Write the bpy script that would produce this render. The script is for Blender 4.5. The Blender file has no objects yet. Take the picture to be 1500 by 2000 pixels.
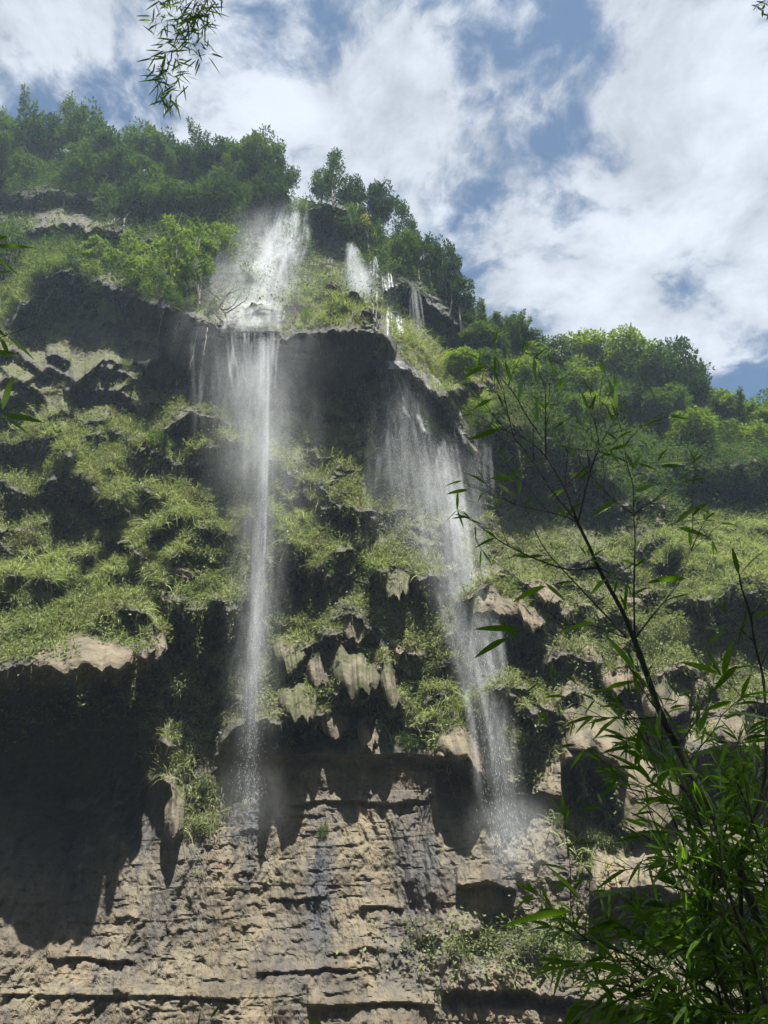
import bpy, math, random
import numpy as np
from mathutils import Vector, Matrix
random.seed(7); rng = np.random.default_rng(7)
sc = bpy.context.scene
COL = sc.collection
# ------------------------------------------------------------------ camera
F = 1444.0; PITCH = math.radians(32.0); ROLL = math.radians(3.0)
CAM = np.array([0.0, 0.0, 1.6])
R0 = np.array([1.0, 0, 0]); FW = np.array([0, math.cos(PITCH), math.sin(PITCH)]); U0 = np.array([0, -math.sin(PITCH), math.cos(PITCH)])
RT = math.cos(ROLL) * R0 - math.sin(ROLL) * U0
UP = math.cos(ROLL) * U0 + math.sin(ROLL) * R0
cd = bpy.data.cameras.new('camera'); cam = bpy.data.objects.new('camera', cd); COL.objects.link(cam)
cd.sensor_fit = 'VERTICAL'; cd.sensor_height = 36.0; cd.lens = 36.0 * F / 2000.0; cd.clip_start = 0.05; cd.clip_end = 2000
cam.matrix_world = Matrix(((RT[0], UP[0], -FW[0], CAM[0]), (RT[1], UP[1], -FW[1], CAM[1]), (RT[2], UP[2], -FW[2], CAM[2]), (0, 0, 0, 1)))
sc.camera = cam

def ray(u, v):
    u = np.asarray(u, float); v = np.asarray(v, float)
    a = ((u - 750) / F)[..., None]; b = ((1000 - v) / F)[..., None]
    return FW + a * RT + b * UP
def P(u, v, Y):
    d = ray(u, v); t = np.asarray(Y, float) / d[..., 1]
    return CAM + d * t[..., None]
def proj(p):
    q = np.asarray(p, float) - CAM; f = q @ FW
    return 750 + F * (q @ RT) / f, 1000 - F * (q @ UP) / f

# ------------------------------------------------------------------ light
SUN_EL = math.radians(66.5); SUN_AZ = math.radians(160)      # behind the camera, to its right
sd = np.array([math.sin(SUN_AZ) * math.cos(SUN_EL), math.cos(SUN_AZ) * math.cos(SUN_EL), math.sin(SUN_EL)])
sl = bpy.data.lights.new('sun', 'SUN'); sl.energy = 4.9; sl.angle = math.radians(0.6); sl.color = (1.0, 0.95, 0.86)
so = bpy.data.objects.new('sun', sl); COL.objects.link(so)
so.rotation_euler = Vector(sd).to_track_quat('Z', 'Y').to_euler()
sc.view_settings.view_transform = 'Standard'; sc.view_settings.look = 'None'; sc.view_settings.gamma = 1.0
sc.view_settings.exposure = 1.62
cy = sc.cycles
cy.max_bounces = 5; cy.diffuse_bounces = 3; cy.glossy_bounces = 2; cy.transmission_bounces = 3; cy.volume_bounces = 0
cy.transparent_max_bounces = 32; cy.use_denoising = True; cy.caustics_reflective = False; cy.caustics_refractive = False
cy.sample_clamp_indirect = 3.0; cy.sample_clamp_direct = 6.0

class NT:
    def __init__(s, t): s.t = t; s.n = t.nodes; s.l = t.links
    def new(s, ty, **k):
        n = s.n.new(ty)
        for a, b in k.items():
            if a.startswith('i_'): n.inputs[a[2:].replace('_', ' ')].default_value = b
            else: setattr(n, a, b)
        return n
    def set(s, inp, v):
        if hasattr(v, 'is_output') or isinstance(v, bpy.types.NodeSocket): s.l.new(v, inp)
        else: inp.default_value = v
    def math(s, op, a, b=0.0, c=None, clamp=False):
        n = s.n.new('ShaderNodeMath'); n.operation = op; n.use_clamp = clamp
        s.set(n.inputs[0], a); s.set(n.inputs[1], b)
        if c is not None: s.set(n.inputs[2], c)
        return n.outputs[0]
    def vmath(s, op, a, b=(0, 0, 0)):
        n = s.n.new('ShaderNodeVectorMath'); n.operation = op
        s.set(n.inputs[0], a); s.set(n.inputs[1], b)
        return n.outputs['Value'] if op in ('DOT_PRODUCT', 'LENGTH') else n.outputs[0]
    def mix(s, f, a, b):
        n = s.n.new('ShaderNodeMix'); n.data_type = 'RGBA'
        s.set(n.inputs[0], f)
        for i, x in ((6, a), (7, b)):
            if isinstance(x, tuple) and len(x) == 3: x = (*x, 1)
            s.set(n.inputs[i], x)
        return n.outputs[2]
    def ramp(s, x, lo, hi, a=0.0, b=1.0, kind='SMOOTHSTEP'):
        n = s.n.new('ShaderNodeMapRange'); n.interpolation_type = kind
        s.set(n.inputs[0], x); n.inputs[1].default_value = lo; n.inputs[2].default_value = hi; n.inputs[3].default_value = a; n.inputs[4].default_value = b
        return n.outputs[0]
    def noise(s, vec, scale, detail=4, rough=0.55, dist=0.0):
        n = s.n.new('ShaderNodeTexNoise'); s.set(n.inputs['Vector'], vec)
        n.inputs['Scale'].default_value = scale; n.inputs['Detail'].default_value = detail; n.inputs['Roughness'].default_value = rough; n.inputs['Distortion'].default_value = dist
        return n.outputs[0]
    def attr(s, name): return s.new('ShaderNodeAttribute', attribute_name=name).outputs['Fac']

# ------------------------------------------------------------------ sky with clouds
w = bpy.data.worlds.new('World'); sc.world = w; w.use_nodes = True
T = NT(w.node_tree); T.n.clear()
out = T.new('ShaderNodeOutputWorld')
sky = T.new('ShaderNodeTexSky', sky_type='NISHITA'); sky.sun_disc = False; sky.sun_elevation = SUN_EL; sky.sun_rotation = SUN_AZ
sky.air_density = 1.0; sky.dust_density = 0.6; sky.ozone_density = 2.0; sky.altitude = 600
tc = T.new('ShaderNodeTexCoord').outputs['Generated']
sep = T.new('ShaderNodeSeparateXYZ'); T.l.new(tc, sep.inputs[0])
den = T.math('ADD', T.math('MAXIMUM', sep.outputs[2], 0.02), 0.28)
cmb = T.new('ShaderNodeCombineXYZ')
T.l.new(T.math('DIVIDE', sep.outputs[0], den), cmb.inputs[0]); T.l.new(T.math('DIVIDE', sep.outputs[1], den), cmb.inputs[1]); cmb.inputs[2].default_value = 1.7
cv = cmb.outputs[0]
warp = T.new('ShaderNodeTexNoise'); T.l.new(cv, warp.inputs['Vector']); warp.inputs['Scale'].default_value = 2.6; warp.inputs['Detail'].default_value = 4
wv = T.vmath('ADD', cv, T.vmath('SCALE', warp.outputs['Color'])); wv.node.inputs[1].default_value = (0, 0, 0)
scn = T.n.new('ShaderNodeVectorMath'); scn.operation = 'SCALE'; T.l.new(warp.outputs['Color'], scn.inputs[0]); scn.inputs['Scale'].default_value = 0.22
wv = T.vmath('ADD', cv, scn.outputs[0])
n1 = T.noise(wv, 3.0, 13, 0.65)
n2 = T.noise(wv, 8.0, 10, 0.62)
n3 = T.noise(T.vmath('ADD', wv, (3.1, 1.7, 0.4)), 4.2, 12, 0.64)
cov = T.math('ADD', 0.5, T.math('MULTIPLY', T.math('SUBTRACT', T.math('ADD', T.math('MULTIPLY', n1, 0.5), T.math('MULTIPLY', n2, 0.5)), 0.5), 3.4))
def blob(u, v, r, amp):
    global cov
    d = ray(u, v); d = d / np.linalg.norm(d)
    dt = T.vmath('DOT_PRODUCT', T.vmath('NORMALIZE', tc), tuple(float(x) for x in d))
    k = F * F / (r * r)
    g = T.math('EXPONENT', T.math('MULTIPLY', T.math('SUBTRACT', dt, 1.0), k))
    cov = T.math('ADD', cov, T.math('MULTIPLY', g, amp))
for a in [(500, 110, 75, -.40), (230, 190, 90, -.38), (60, 215, 50, -.2), (945, 85, 80, -.26), (1050, 60, 50, -.1), (1125, 250, 40, -.20), (1230, 300, 70, .18), (1230, 120, 60, .14), (1165, 570, 50, .16), (1080, 330, 40, .10), (1150, 90, 40, -.14), (900, 330, 50, -.07), (1460, 780, 60, -.22), (870, 480, 60, -.10), (1100, 310, 60, -.12), (60, 120, 60, -.08), (760, 20, 90, -.14),
          (640, 30, 50, -.22), (1090, 60, 60, -.05), (840, 120, 60, .10), (650, 160, 110, .12), (90, 60, 130, .14), (1350, 300, 230, .20), (800, 420, 250, .10), (1100, 560, 200, .12), (430, 180, 60, .07), (1010, 20, 40, .04)]:
    blob(*a)
mask = T.ramp(cov, 0.27, 0.60)
shade = T.math('ADD', T.math('MULTIPLY', n3, 0.6), T.math('MULTIPLY', n2, 0.4))
cb = T.ramp(T.math('ADD', shade, T.math('MULTIPLY', T.math('SUBTRACT', cov, 0.55), 0.10)), 0.36, 0.66, 0.15, 0.285)
ccol = T.new('ShaderNodeCombineColor'); T.l.new(T.math('MULTIPLY', cb, 0.93), ccol.inputs[0]); T.l.new(T.math('MULTIPLY', cb, 0.98), ccol.inputs[1]); T.l.new(T.math('MULTIPLY', cb, 1.08), ccol.inputs[2])
SKY = 0.030
skc = T.vmath('MULTIPLY', sky.outputs[0], (SKY * 0.64, SKY * 0.95, SKY * 1.12))
bg = T.new('ShaderNodeBackground'); T.l.new(T.mix(mask, skc, ccol.outputs[0]), bg.inputs[0]); bg.inputs[1].default_value = 1.0
T.l.new(bg.outputs[0], out.inputs[0])

# ------------------------------------------------------------------ numpy noise
_tab = rng.random(4096).astype(np.float32)
def _h(i, j, k, s):
    return _tab[((i * 73856093) ^ (j * 19349663) ^ (k * 83492791) ^ (s * 2654435)) & 4095]
def vn(p, s=0):
    f = np.floor(p).astype(np.int64); t = (p - f).astype(np.float32); t = t * t * (3 - 2 * t)
    i, j, k = f[..., 0], f[..., 1], f[..., 2]; x, y, z = t[..., 0], t[..., 1], t[..., 2]
    def L(a, b, q): return a + (b - a) * q
    return L(L(L(_h(i, j, k, s), _h(i + 1, j, k, s), x), L(_h(i, j + 1, k, s), _h(i + 1, j + 1, k, s), x), y),
             L(L(_h(i, j, k + 1, s), _h(i + 1, j, k + 1, s), x), L(_h(i, j + 1, k + 1, s), _h(i + 1, j + 1, k + 1, s), x), y), z) - 0.5
def fbm(p, sc_, oct_=4, s=0, gain=0.5):
    p = p * np.asarray(sc_, float); a = 1.0; r = 0; n = 0
    for o in range(oct_):
        r = r + a * vn(p, s + o * 7); n += a; a *= gain; p = p * 2.03 + 11.3
    return r / n * 2
def ridg(p, sc_, oct_=4, s=0):
    p = p * np.asarray(sc_, float); a = 1.0; r = 0; n = 0
    for o in range(oct_):
        r = r + a * (1 - 4 * np.abs(vn(p, s + o * 5))); n += a; a *= 0.5; p = p * 2.1 + 5.1
    return r / n
def n1d(x, sc_, s=0, oct_=3):
    x = np.asarray(x, float); return fbm(np.stack([x, x * 0 + 3.3 + s, x * 0 + 7.7], -1), sc_, oct_, s)
def sm(a, b, x):
    t = np.clip((x - a) / (b - a), 0, 1); return t * t * (3 - 2 * t)

# ------------------------------------------------------------------ helpers for objects
def tag(o, label=None, cat=None, group=None, kind=None):
    if label: o['label'] = label
    if cat: o['category'] = cat
    if group: o['group'] = group
    if kind: o['kind'] = kind
    return o
def mesh(name, V, Q, mat, parent=None, smooth=False, attrs=None, uv=None):
    V = np.asarray(V, np.float32).reshape(-1, 3); Q = np.asarray(Q, np.int32); k = Q.shape[1]
    m = bpy.data.meshes.new(name); m.vertices.add(len(V)); m.vertices.foreach_set('co', V.ravel())
    m.loops.add(Q.size); m.loops.foreach_set('vertex_index', Q.ravel())
    m.polygons.add(len(Q)); m.polygons.foreach_set('loop_start', np.arange(0, Q.size, k, dtype=np.int32))
    m.polygons.foreach_set('use_smooth', np.full(len(Q), smooth, bool))
    m.update(calc_edges=True)
    for a, b in (attrs or {}).items():
        at = m.attributes.new(a, 'FLOAT', 'POINT'); at.data.foreach_set('value', np.asarray(b, np.float32).ravel())
    if uv is not None:
        l = m.uv_layers.new(name='UVMap'); l.data.foreach_set('uv', np.asarray(uv, np.float32)[Q.ravel()].ravel())
    m.materials.append(mat)
    o = bpy.data.objects.new(name, m); COL.objects.link(o)
    if parent is not None: o.parent = parent
    return o
def empty(name, loc=(0, 0, 0)):
    o = bpy.data.objects.new(name, None); o.location = loc; o.empty_display_size = 0.2; COL.objects.link(o); return o
def gridquads(nr, nc):
    i = np.arange(nr * nc).reshape(nr, nc)
    return np.stack([i[:-1, :-1], i[1:, :-1], i[1:, 1:], i[:-1, 1:]], -1).reshape(-1, 4)
class Geo:
    def __init__(s): s.v = []; s.q = []; s.n = 0
    def add(s, V, Q):
        V = np.asarray(V, float).reshape(-1, 3); s.v.append(V); s.q.append(np.asarray(Q) + s.n); s.n += len(V)
    def build(s, name, mat, parent=None, smooth=False):
        if not s.v: return None
        return mesh(name, np.concatenate(s.v), np.concatenate(s.q), mat, parent, smooth)
    def tube(s, pts, rad, k=6):
        pts = np.asarray(pts, float); n = len(pts); rad = np.broadcast_to(rad, (n,))
        d = np.gradient(pts, axis=0); d /= np.linalg.norm(d, axis=1)[:, None] + 1e-9
        ref = np.array([0.31, 0.9, 0.29]); a = np.cross(d, ref); a /= np.linalg.norm(a, axis=1)[:, None] + 1e-9; b = np.cross(d, a)
        th = np.arange(k) * 2 * math.pi / k
        V = pts[:, None] + rad[:, None, None] * (np.cos(th)[None, :, None] * a[:, None] + np.sin(th)[None, :, None] * b[:, None])
        i = np.arange(n * k).reshape(n, k); j = np.roll(i, -1, 1)
        s.add(V, np.stack([i[:-1], i[1:], j[1:], j[:-1]], -1).reshape(-1, 4))
def unit(a): return a / (np.linalg.norm(a, axis=-1, keepdims=True) + 1e-9)
def rand_unit(n):
    return unit(rng.normal(size=(n, 3)))
def leaves(c, d, L, W, fold=0.12, nrm=None):
    """rhombic leaves: base c, direction d"""
    n = len(c); d = unit(d); r = rand_unit(n) if nrm is None else nrm
    sdir = unit(np.cross(d, r)); up = np.cross(sdir, d)
    L = np.broadcast_to(L, (n,))[:, None]; W = np.broadcast_to(W, (n,))[:, None]
    m = c + d * L * 0.45 - up * L * fold
    V = np.stack([c, m + sdir * W * .5, c + d * L - up * L * fold * 1.2, m - sdir * W * .5], 1)
    V[:, 0] += up * 0
    Q = np.arange(n * 4).reshape(n, 4)
    return V.reshape(-1, 3), Q
def blades(c, d, L, W, droop, seg=3):
    n = len(c); d = unit(d); r = rand_unit(n); s = unit(np.cross(d, r))
    L = np.broadcast_to(L, (n,))[:, None]; W = np.broadcast_to(W, (n,))[:, None]; droop = np.broadcast_to(droop, (n,))[:, None]
    rows = []
    for k in range(seg + 1):
        t = k / seg; p = c + d * L * t - np.array([0, 0, 1.0]) * L * droop * t * t
        ww = W * (0.5 * (1 - t ** 2) + 0.04)
        rows.append(p - s * ww); rows.append(p + s * ww)
    V = np.stack(rows, 1); m = 2 * (seg + 1); b = np.arange(n)[:, None] * m
    Q = np.concatenate([b + np.array([2 * k, 2 * k + 1, 2 * k + 3, 2 * k + 2])[None] for k in range(seg)], 0)
    return V.reshape(-1, 3), Q

# ------------------------------------------------------------------ materials
def mat(name):
    m = bpy.data.materials.new(name); m.use_nodes = True; t = NT(m.node_tree); t.n.clear()
    o = t.new('ShaderNodeOutputMaterial'); return m, t, o
def leaf_mat(name, a, b, c, trans=0.35, ttint=(1.25, 1.3, 0.5), pscale=0.5, gloss=0.0, trmul=1.0):
    m, t, o = mat(name)
    rnd = t.new('ShaderNodeNewGeometry').outputs['Random Per Island']
    pos = t.new('ShaderNodeNewGeometry').outputs['Position']
    n = t.noise(pos, pscale, 3)
    col = t.mix(t.ramp(n, 0.35, 0.65), a, b)
    col = t.mix(t.ramp(rnd, 0.55, 1.0), col, c)
    col = t.mix(t.ramp(t.math('FRACT', t.math('MULTIPLY', rnd, 17.3)), 0.0, 1.0, 0, 0.45), col, tuple(x * 0.45 for x in a))
    oi = t.new('ShaderNodeObjectInfo').outputs['Random']
    col = t.mix(t.math('MULTIPLY', oi, 0.45), col, tuple(x for x in c))
    df = t.new('ShaderNodeBsdfDiffuse'); t.l.new(col, df.inputs[0])
    tl = t.new('ShaderNodeBsdfTranslucent'); t.l.new(t.vmath('MULTIPLY', col, tuple(x * trmul for x in ttint)), tl.inputs[0])
    mx = t.new('ShaderNodeMixShader'); mx.inputs[0].default_value = trans; t.l.new(df.outputs[0], mx.inputs[1]); t.l.new(tl.outputs[0], mx.inputs[2])
    res = mx.outputs[0]
    if gloss:
        g = t.new('ShaderNodeBsdfGlossy'); g.inputs['Roughness'].default_value = 0.35; g.inputs[0].default_value = (1, 1, 1, 1)
        fr = t.new('ShaderNodeFresnel'); fr.inputs[0].default_value = 1.45
        m2 = t.new('ShaderNodeMixShader'); t.l.new(t.math('MULTIPLY', fr.outputs[0], gloss), m2.inputs[0]); t.l.new(res, m2.inputs[1]); t.l.new(g.outputs[0], m2.inputs[2]); res = m2.outputs[0]
    t.l.new(res, o.inputs[0]); return m
def plain(name, a, b, scale=3, rough=0.8, bump=0.3):
    m, t, o = mat(name); pos = t.new('ShaderNodeNewGeometry').outputs['Position']
    n = t.noise(pos, scale, 6); p = t.new('ShaderNodeBsdfPrincipled'); t.l.new(t.mix(t.ramp(n, .35, .65), a, b), p.inputs['Base Color'])
    p.inputs['Roughness'].default_value = rough
    bp = t.new('ShaderNodeBump'); bp.inputs['Strength'].default_value = bump; bp.inputs['Distance'].default_value = 0.03; t.l.new(n, bp.inputs['Height']); t.l.new(bp.outputs[0], p.inputs['Normal'])
    t.l.new(p.outputs[0], o.inputs[0]); return m
M_LEAF = leaf_mat('tree_leaf', (0.035, 0.075, 0.022), (0.06, 0.11, 0.03), (0.10, 0.155, 0.04))
M_LEAFD = leaf_mat('dark_tree_leaf', (0.018, 0.045, 0.018), (0.032, 0.068, 0.024), (0.06, 0.105, 0.032))
M_LEAFB = leaf_mat('bright_leaf', (0.08, 0.15, 0.025), (0.14, 0.22, 0.035), (0.22, 0.29, 0.06))
M_YEL = leaf_mat('yellow_leaf', (0.30, 0.26, 0.08), (0.34, 0.30, 0.12), (0.16, 0.24, 0.04))
M_GRASS = leaf_mat('grass_blade', (0.13, 0.20, 0.06), (0.24, 0.30, 0.11), (0.42, 0.45, 0.25), 0.33, (1.15, 1.2, .6), 0.35)
M_DRY = leaf_mat('dry_grass_blade', (0.16, 0.15, 0.075), (0.24, 0.21, 0.12), (0.13, 0.17, 0.06), 0.25, (1.1, 1.05, .7), 0.5)
M_CREEP = leaf_mat('creeper_leaf', (0.075, 0.115, 0.042), (0.135, 0.175, 0.075), (0.24, 0.265, 0.15), 0.33, (1.15, 1.2, .5), 0.5, 0.0)
M_MOSS = leaf_mat('hanging_moss', (0.08, 0.09, 0.03), (0.12, 0.115, 0.05), (0.15, 0.125, 0.07), 0.2, (1, 1, .7), 1.0)
M_BAM = leaf_mat('bamboo_leaf', (0.035, 0.085, 0.011), (0.055, 0.12, 0.015), (0.12, 0.22, 0.03), 0.55, (1.35, 1.45, 0.45), 6.0, 0.04)  # lighter third tone puts a sunlit yellow-green into some leaves
M_BARK = plain('bark', (0.10, 0.085, 0.06), (0.17, 0.15, 0.12), 6)
M_DEAD = plain('dead_wood', (0.05, 0.045, 0.04), (0.10, 0.09, 0.08), 8)
M_ROOT = plain('pale_root', (0.30, 0.27, 0.22), (0.40, 0.37, 0.32), 8)
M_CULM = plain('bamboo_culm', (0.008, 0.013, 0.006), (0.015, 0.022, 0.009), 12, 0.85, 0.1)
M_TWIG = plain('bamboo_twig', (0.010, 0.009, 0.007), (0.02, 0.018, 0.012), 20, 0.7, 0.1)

def rock_mat(name='cliff_rock', streak=1.0, warm=1.0):
    m, t, o = mat(name)
    pos = t.new('ShaderNodeNewGeometry').outputs['Position']
    tan, stain, moss = t.attr('tan'), t.attr('stain'), t.attr('moss')
    na = t.noise(pos, 0.55, 8, 0.6); nb = t.noise(pos, 3.0, 8, 0.65)
    sq = t.vmath('MULTIPLY', pos, (2.2, 2.2, 0.28)); ns = t.noise(sq, 1.0, 8, 0.6, 0.4)
    st = t.vmath('MULTIPLY', pos, (0.35, 0.35, 3.2)); nst = t.noise(st, 1.0, 8, 0.6, 0.3)
    tanc = t.mix(t.ramp(na, .38, .62), (0.108, 0.086, 0.056), (0.152, 0.131, 0.09))
    tanc = t.mix(t.ramp(ns, .48, .64, 0, .8 * streak), tanc, (0.075, 0.07, 0.06)); nl = t.noise(t.vmath('MULTIPLY', pos, (.5, .5, .13)), 1.0, 6, .6, .5); tanc = t.mix(t.ramp(nl, .50, .62, 0, .6 * streak), tanc, (0.07, 0.065, 0.06)); tanc = t.mix(t.ramp(nl, .36, .44, .55, 0), tanc, (0.20, 0.155, 0.10))
    tanc = t.mix(t.ramp(nst, .55, .70, 0, .3), tanc, (0.09, 0.078, 0.06))
    ncr = t.noise(t.vmath('MULTIPLY', pos, (.25, .25, 1.1)), 1.0, 5, .55, .2); crk = t.ramp(t.math('ABSOLUTE', t.math('SUBTRACT', ncr, .5)), 0.0, .010, .5, 0)
    tanc = t.mix(crk, tanc, (.03, .027, .022))
    tanc = t.mix(t.ramp(nb, .56, .74, 0, .6), tanc, (0.20, 0.175, 0.135))
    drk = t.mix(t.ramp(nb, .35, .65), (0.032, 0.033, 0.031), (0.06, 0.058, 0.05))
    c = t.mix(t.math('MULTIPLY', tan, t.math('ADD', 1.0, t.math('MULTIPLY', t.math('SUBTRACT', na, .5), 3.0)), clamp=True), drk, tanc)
    c = t.mix(t.math('MULTIPLY', stain, t.ramp(ns, .30, .52)), c, (0.032, 0.035, 0.042))
    nm = t.noise(pos, 2.2, 8, 0.65)
    gcol = t.mix(t.ramp(nb, .35, .65), (0.042, 0.047, 0.020), (0.085, 0.088, 0.040))
    mf = t.ramp(t.math('ADD', moss, t.math('SUBTRACT', nm, .5)), .40, .62)
    c = t.mix(mf, c, gcol)
    p = t.new('ShaderNodeBsdfPrincipled'); t.l.new(c, p.inputs['Base Color'])
    t.l.new(t.math('SUBTRACT', .92, t.math('MULTIPLY', stain, .35)), p.inputs['Roughness'])
    vor = t.new('ShaderNodeTexVoronoi'); vor.inputs['Scale'].default_value = 2.2; t.l.new(t.vmath('ADD', t.vmath('MULTIPLY', pos, (1, 1, 1.6)), (0, 0, 0)), vor.inputs['Vector'])
    h = t.math('ADD', t.math('ADD', t.math('MULTIPLY', nb, 1.0), t.math('MULTIPLY', ns, .8 * streak)), t.math('MULTIPLY', vor.outputs['Distance'], .35))
    h = t.math('ADD', h, t.math('MULTIPLY', t.noise(pos, 14, 5, .65), .35))
    bp = t.new('ShaderNodeBump'); bp.inputs['Strength'].default_value = 0.8; bp.inputs['Distance'].default_value = 0.13; t.l.new(h, bp.inputs['Height']); t.l.new(bp.outputs[0], p.inputs['Normal'])
    t.l.new(p.outputs[0], o.inputs[0]); return m
M_ROCK = rock_mat(); M_DRAPE = rock_mat('tufa_drape', .25)

# ------------------------------------------------------------------ cliff depth map (metres from the camera, per line of sight)
US = np.array([-260, -50, 200, 500, 750, 1000, 1250, 1500, 1800.]); VS = np.array([60, 250, 400, 560, 650, 780, 900, 1100, 1300, 1500, 1750, 2000, 2350.])
YB = np.array([
 [60, 58, 56, 52, 50, 62, 80, 84, 86],
 [55, 53, 51, 49, 48, 58, 78, 83, 85],
 [50, 49, 48, 45.5, 45, 54, 73, 79, 81],
 [45, 44, 43.5, 42, 42, 50, 67, 73, 75],
 [43, 42.3, 41.5, 39, 38.8, 47, 61, 69, 71],
 [42, 41.5, 41, 40, 39.5, 45, 54, 60, 62],
 [40, 39.8, 39.6, 39.4, 39.2, 43.5, 49, 52, 53],
 [36.5, 36.5, 36.8, 37.2, 37.2, 39.5, 42, 43.5, 44],
 [34, 34.2, 35, 35.6, 35.2, 34.8, 36, 38, 38],
 [32.8, 33, 33.3, 33.3, 33.0, 32.9, 32.4, 33, 32.5],
 [30.9, 31.1, 31.5, 31.8, 31.8, 31.3, 30.3, 29, 28],
 [29.2, 29.4, 29.7, 30, 30.1, 29.7, 28.4, 26.8, 26],
 [27.2, 27.4, 27.8, 28.2, 28.4, 28, 26.8, 25.5, 24.5]])
def interp2(u, v):
    def sp(x, xs):
        i = np.clip(np.searchsorted(xs, x) - 1, 0, len(xs) - 2); t = np.clip((x - xs[i]) / (xs[i + 1] - xs[i]), 0, 1); return i, t * t * (3 - 2 * t) * .5 + t * .5
    i, a = sp(u, US); j, b = sp(v, VS)
    return (YB[j, i] * (1 - a) + YB[j, i + 1] * a) * (1 - b) + (YB[j + 1, i] * (1 - a) + YB[j + 1, i + 1] * a) * b
STEP = 2.5
UA = np.arange(-230, 1731, STEP); VA = np.arange(120, 2311, STEP)
UU, VV = np.meshgrid(UA, VA)
base = interp2(UU, VV)
D = base.copy()
P0 = P(UU, VV, base)
NV = np.linspace(0, 2400, 400); NW = [n1d(NV, 1 / 45., 50 + i) for i in range(7)]
def ledge(pts, p, up, dn=7, rec=0.0, rl=80, jag=7, ends=35, seed=None):
    """rock shelf: its lower lip follows pts (photo pixels); p metres proud at the lip; rec metres undercut below it"""
    global D
    pts = np.array(pts, float); seed = seed if seed is not None else int(abs(pts[0, 0] * 3 + pts[0, 1])) % 97
    u0, u1 = pts[0, 0], pts[-1, 0]
    c0, c1 = np.searchsorted(UA, u0 - 2), np.searchsorted(UA, u1 + 2)
    uu = UA[c0:c1]; lip = np.interp(uu, pts[:, 0], pts[:, 1])
    lip = lip + jag * (n1d(uu, 1 / 28., seed, 3) * 1.5 + n1d(uu, 1 / 8., seed + 3, 2) * .7)
    env = np.clip(np.minimum(uu - u0, u1 - uu) / ends, 0, 1); env = np.sqrt(np.clip(env * (2 - env), 0, 1))
    env = env * (1 + .35 * n1d(uu, 1 / 60., seed + 9, 2))
    vv = VV[:, c0:c1]; uw = uu[None] + 14 * (np.interp(vv, NV, NW[seed % 7]) )
    e2 = ends * (1 + np.clip((vv - lip[None]) / 90., 0, 1.6))
    env2 = np.clip(np.minimum(uw - u0, u1 - uw) / e2, 0, 1); env2 = env2 * (2 - env2) * np.clip((uu - u0) / 6, 0, 1) * np.clip((u1 - uu) / 6, 0, 1)
    dv = vv - lip[None]
    a = np.where(dv < 0, np.exp(-(np.abs(dv) / up) ** 1.6), 0)
    b = np.where(dv >= 0, np.exp(-(np.abs(dv) / dn) ** 1.2), 0)
    off = -p * (a + b)
    if rec:
        x = np.clip(dv / rl, 0, 1); off = off * env[None] + np.where(dv > 0, rec * sm(0, .16, x) * (1 - sm(.35, 1, x)), 0) * env2; D[:, c0:c1] += off; return
    D[:, c0:c1] += off * env[None]
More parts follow.
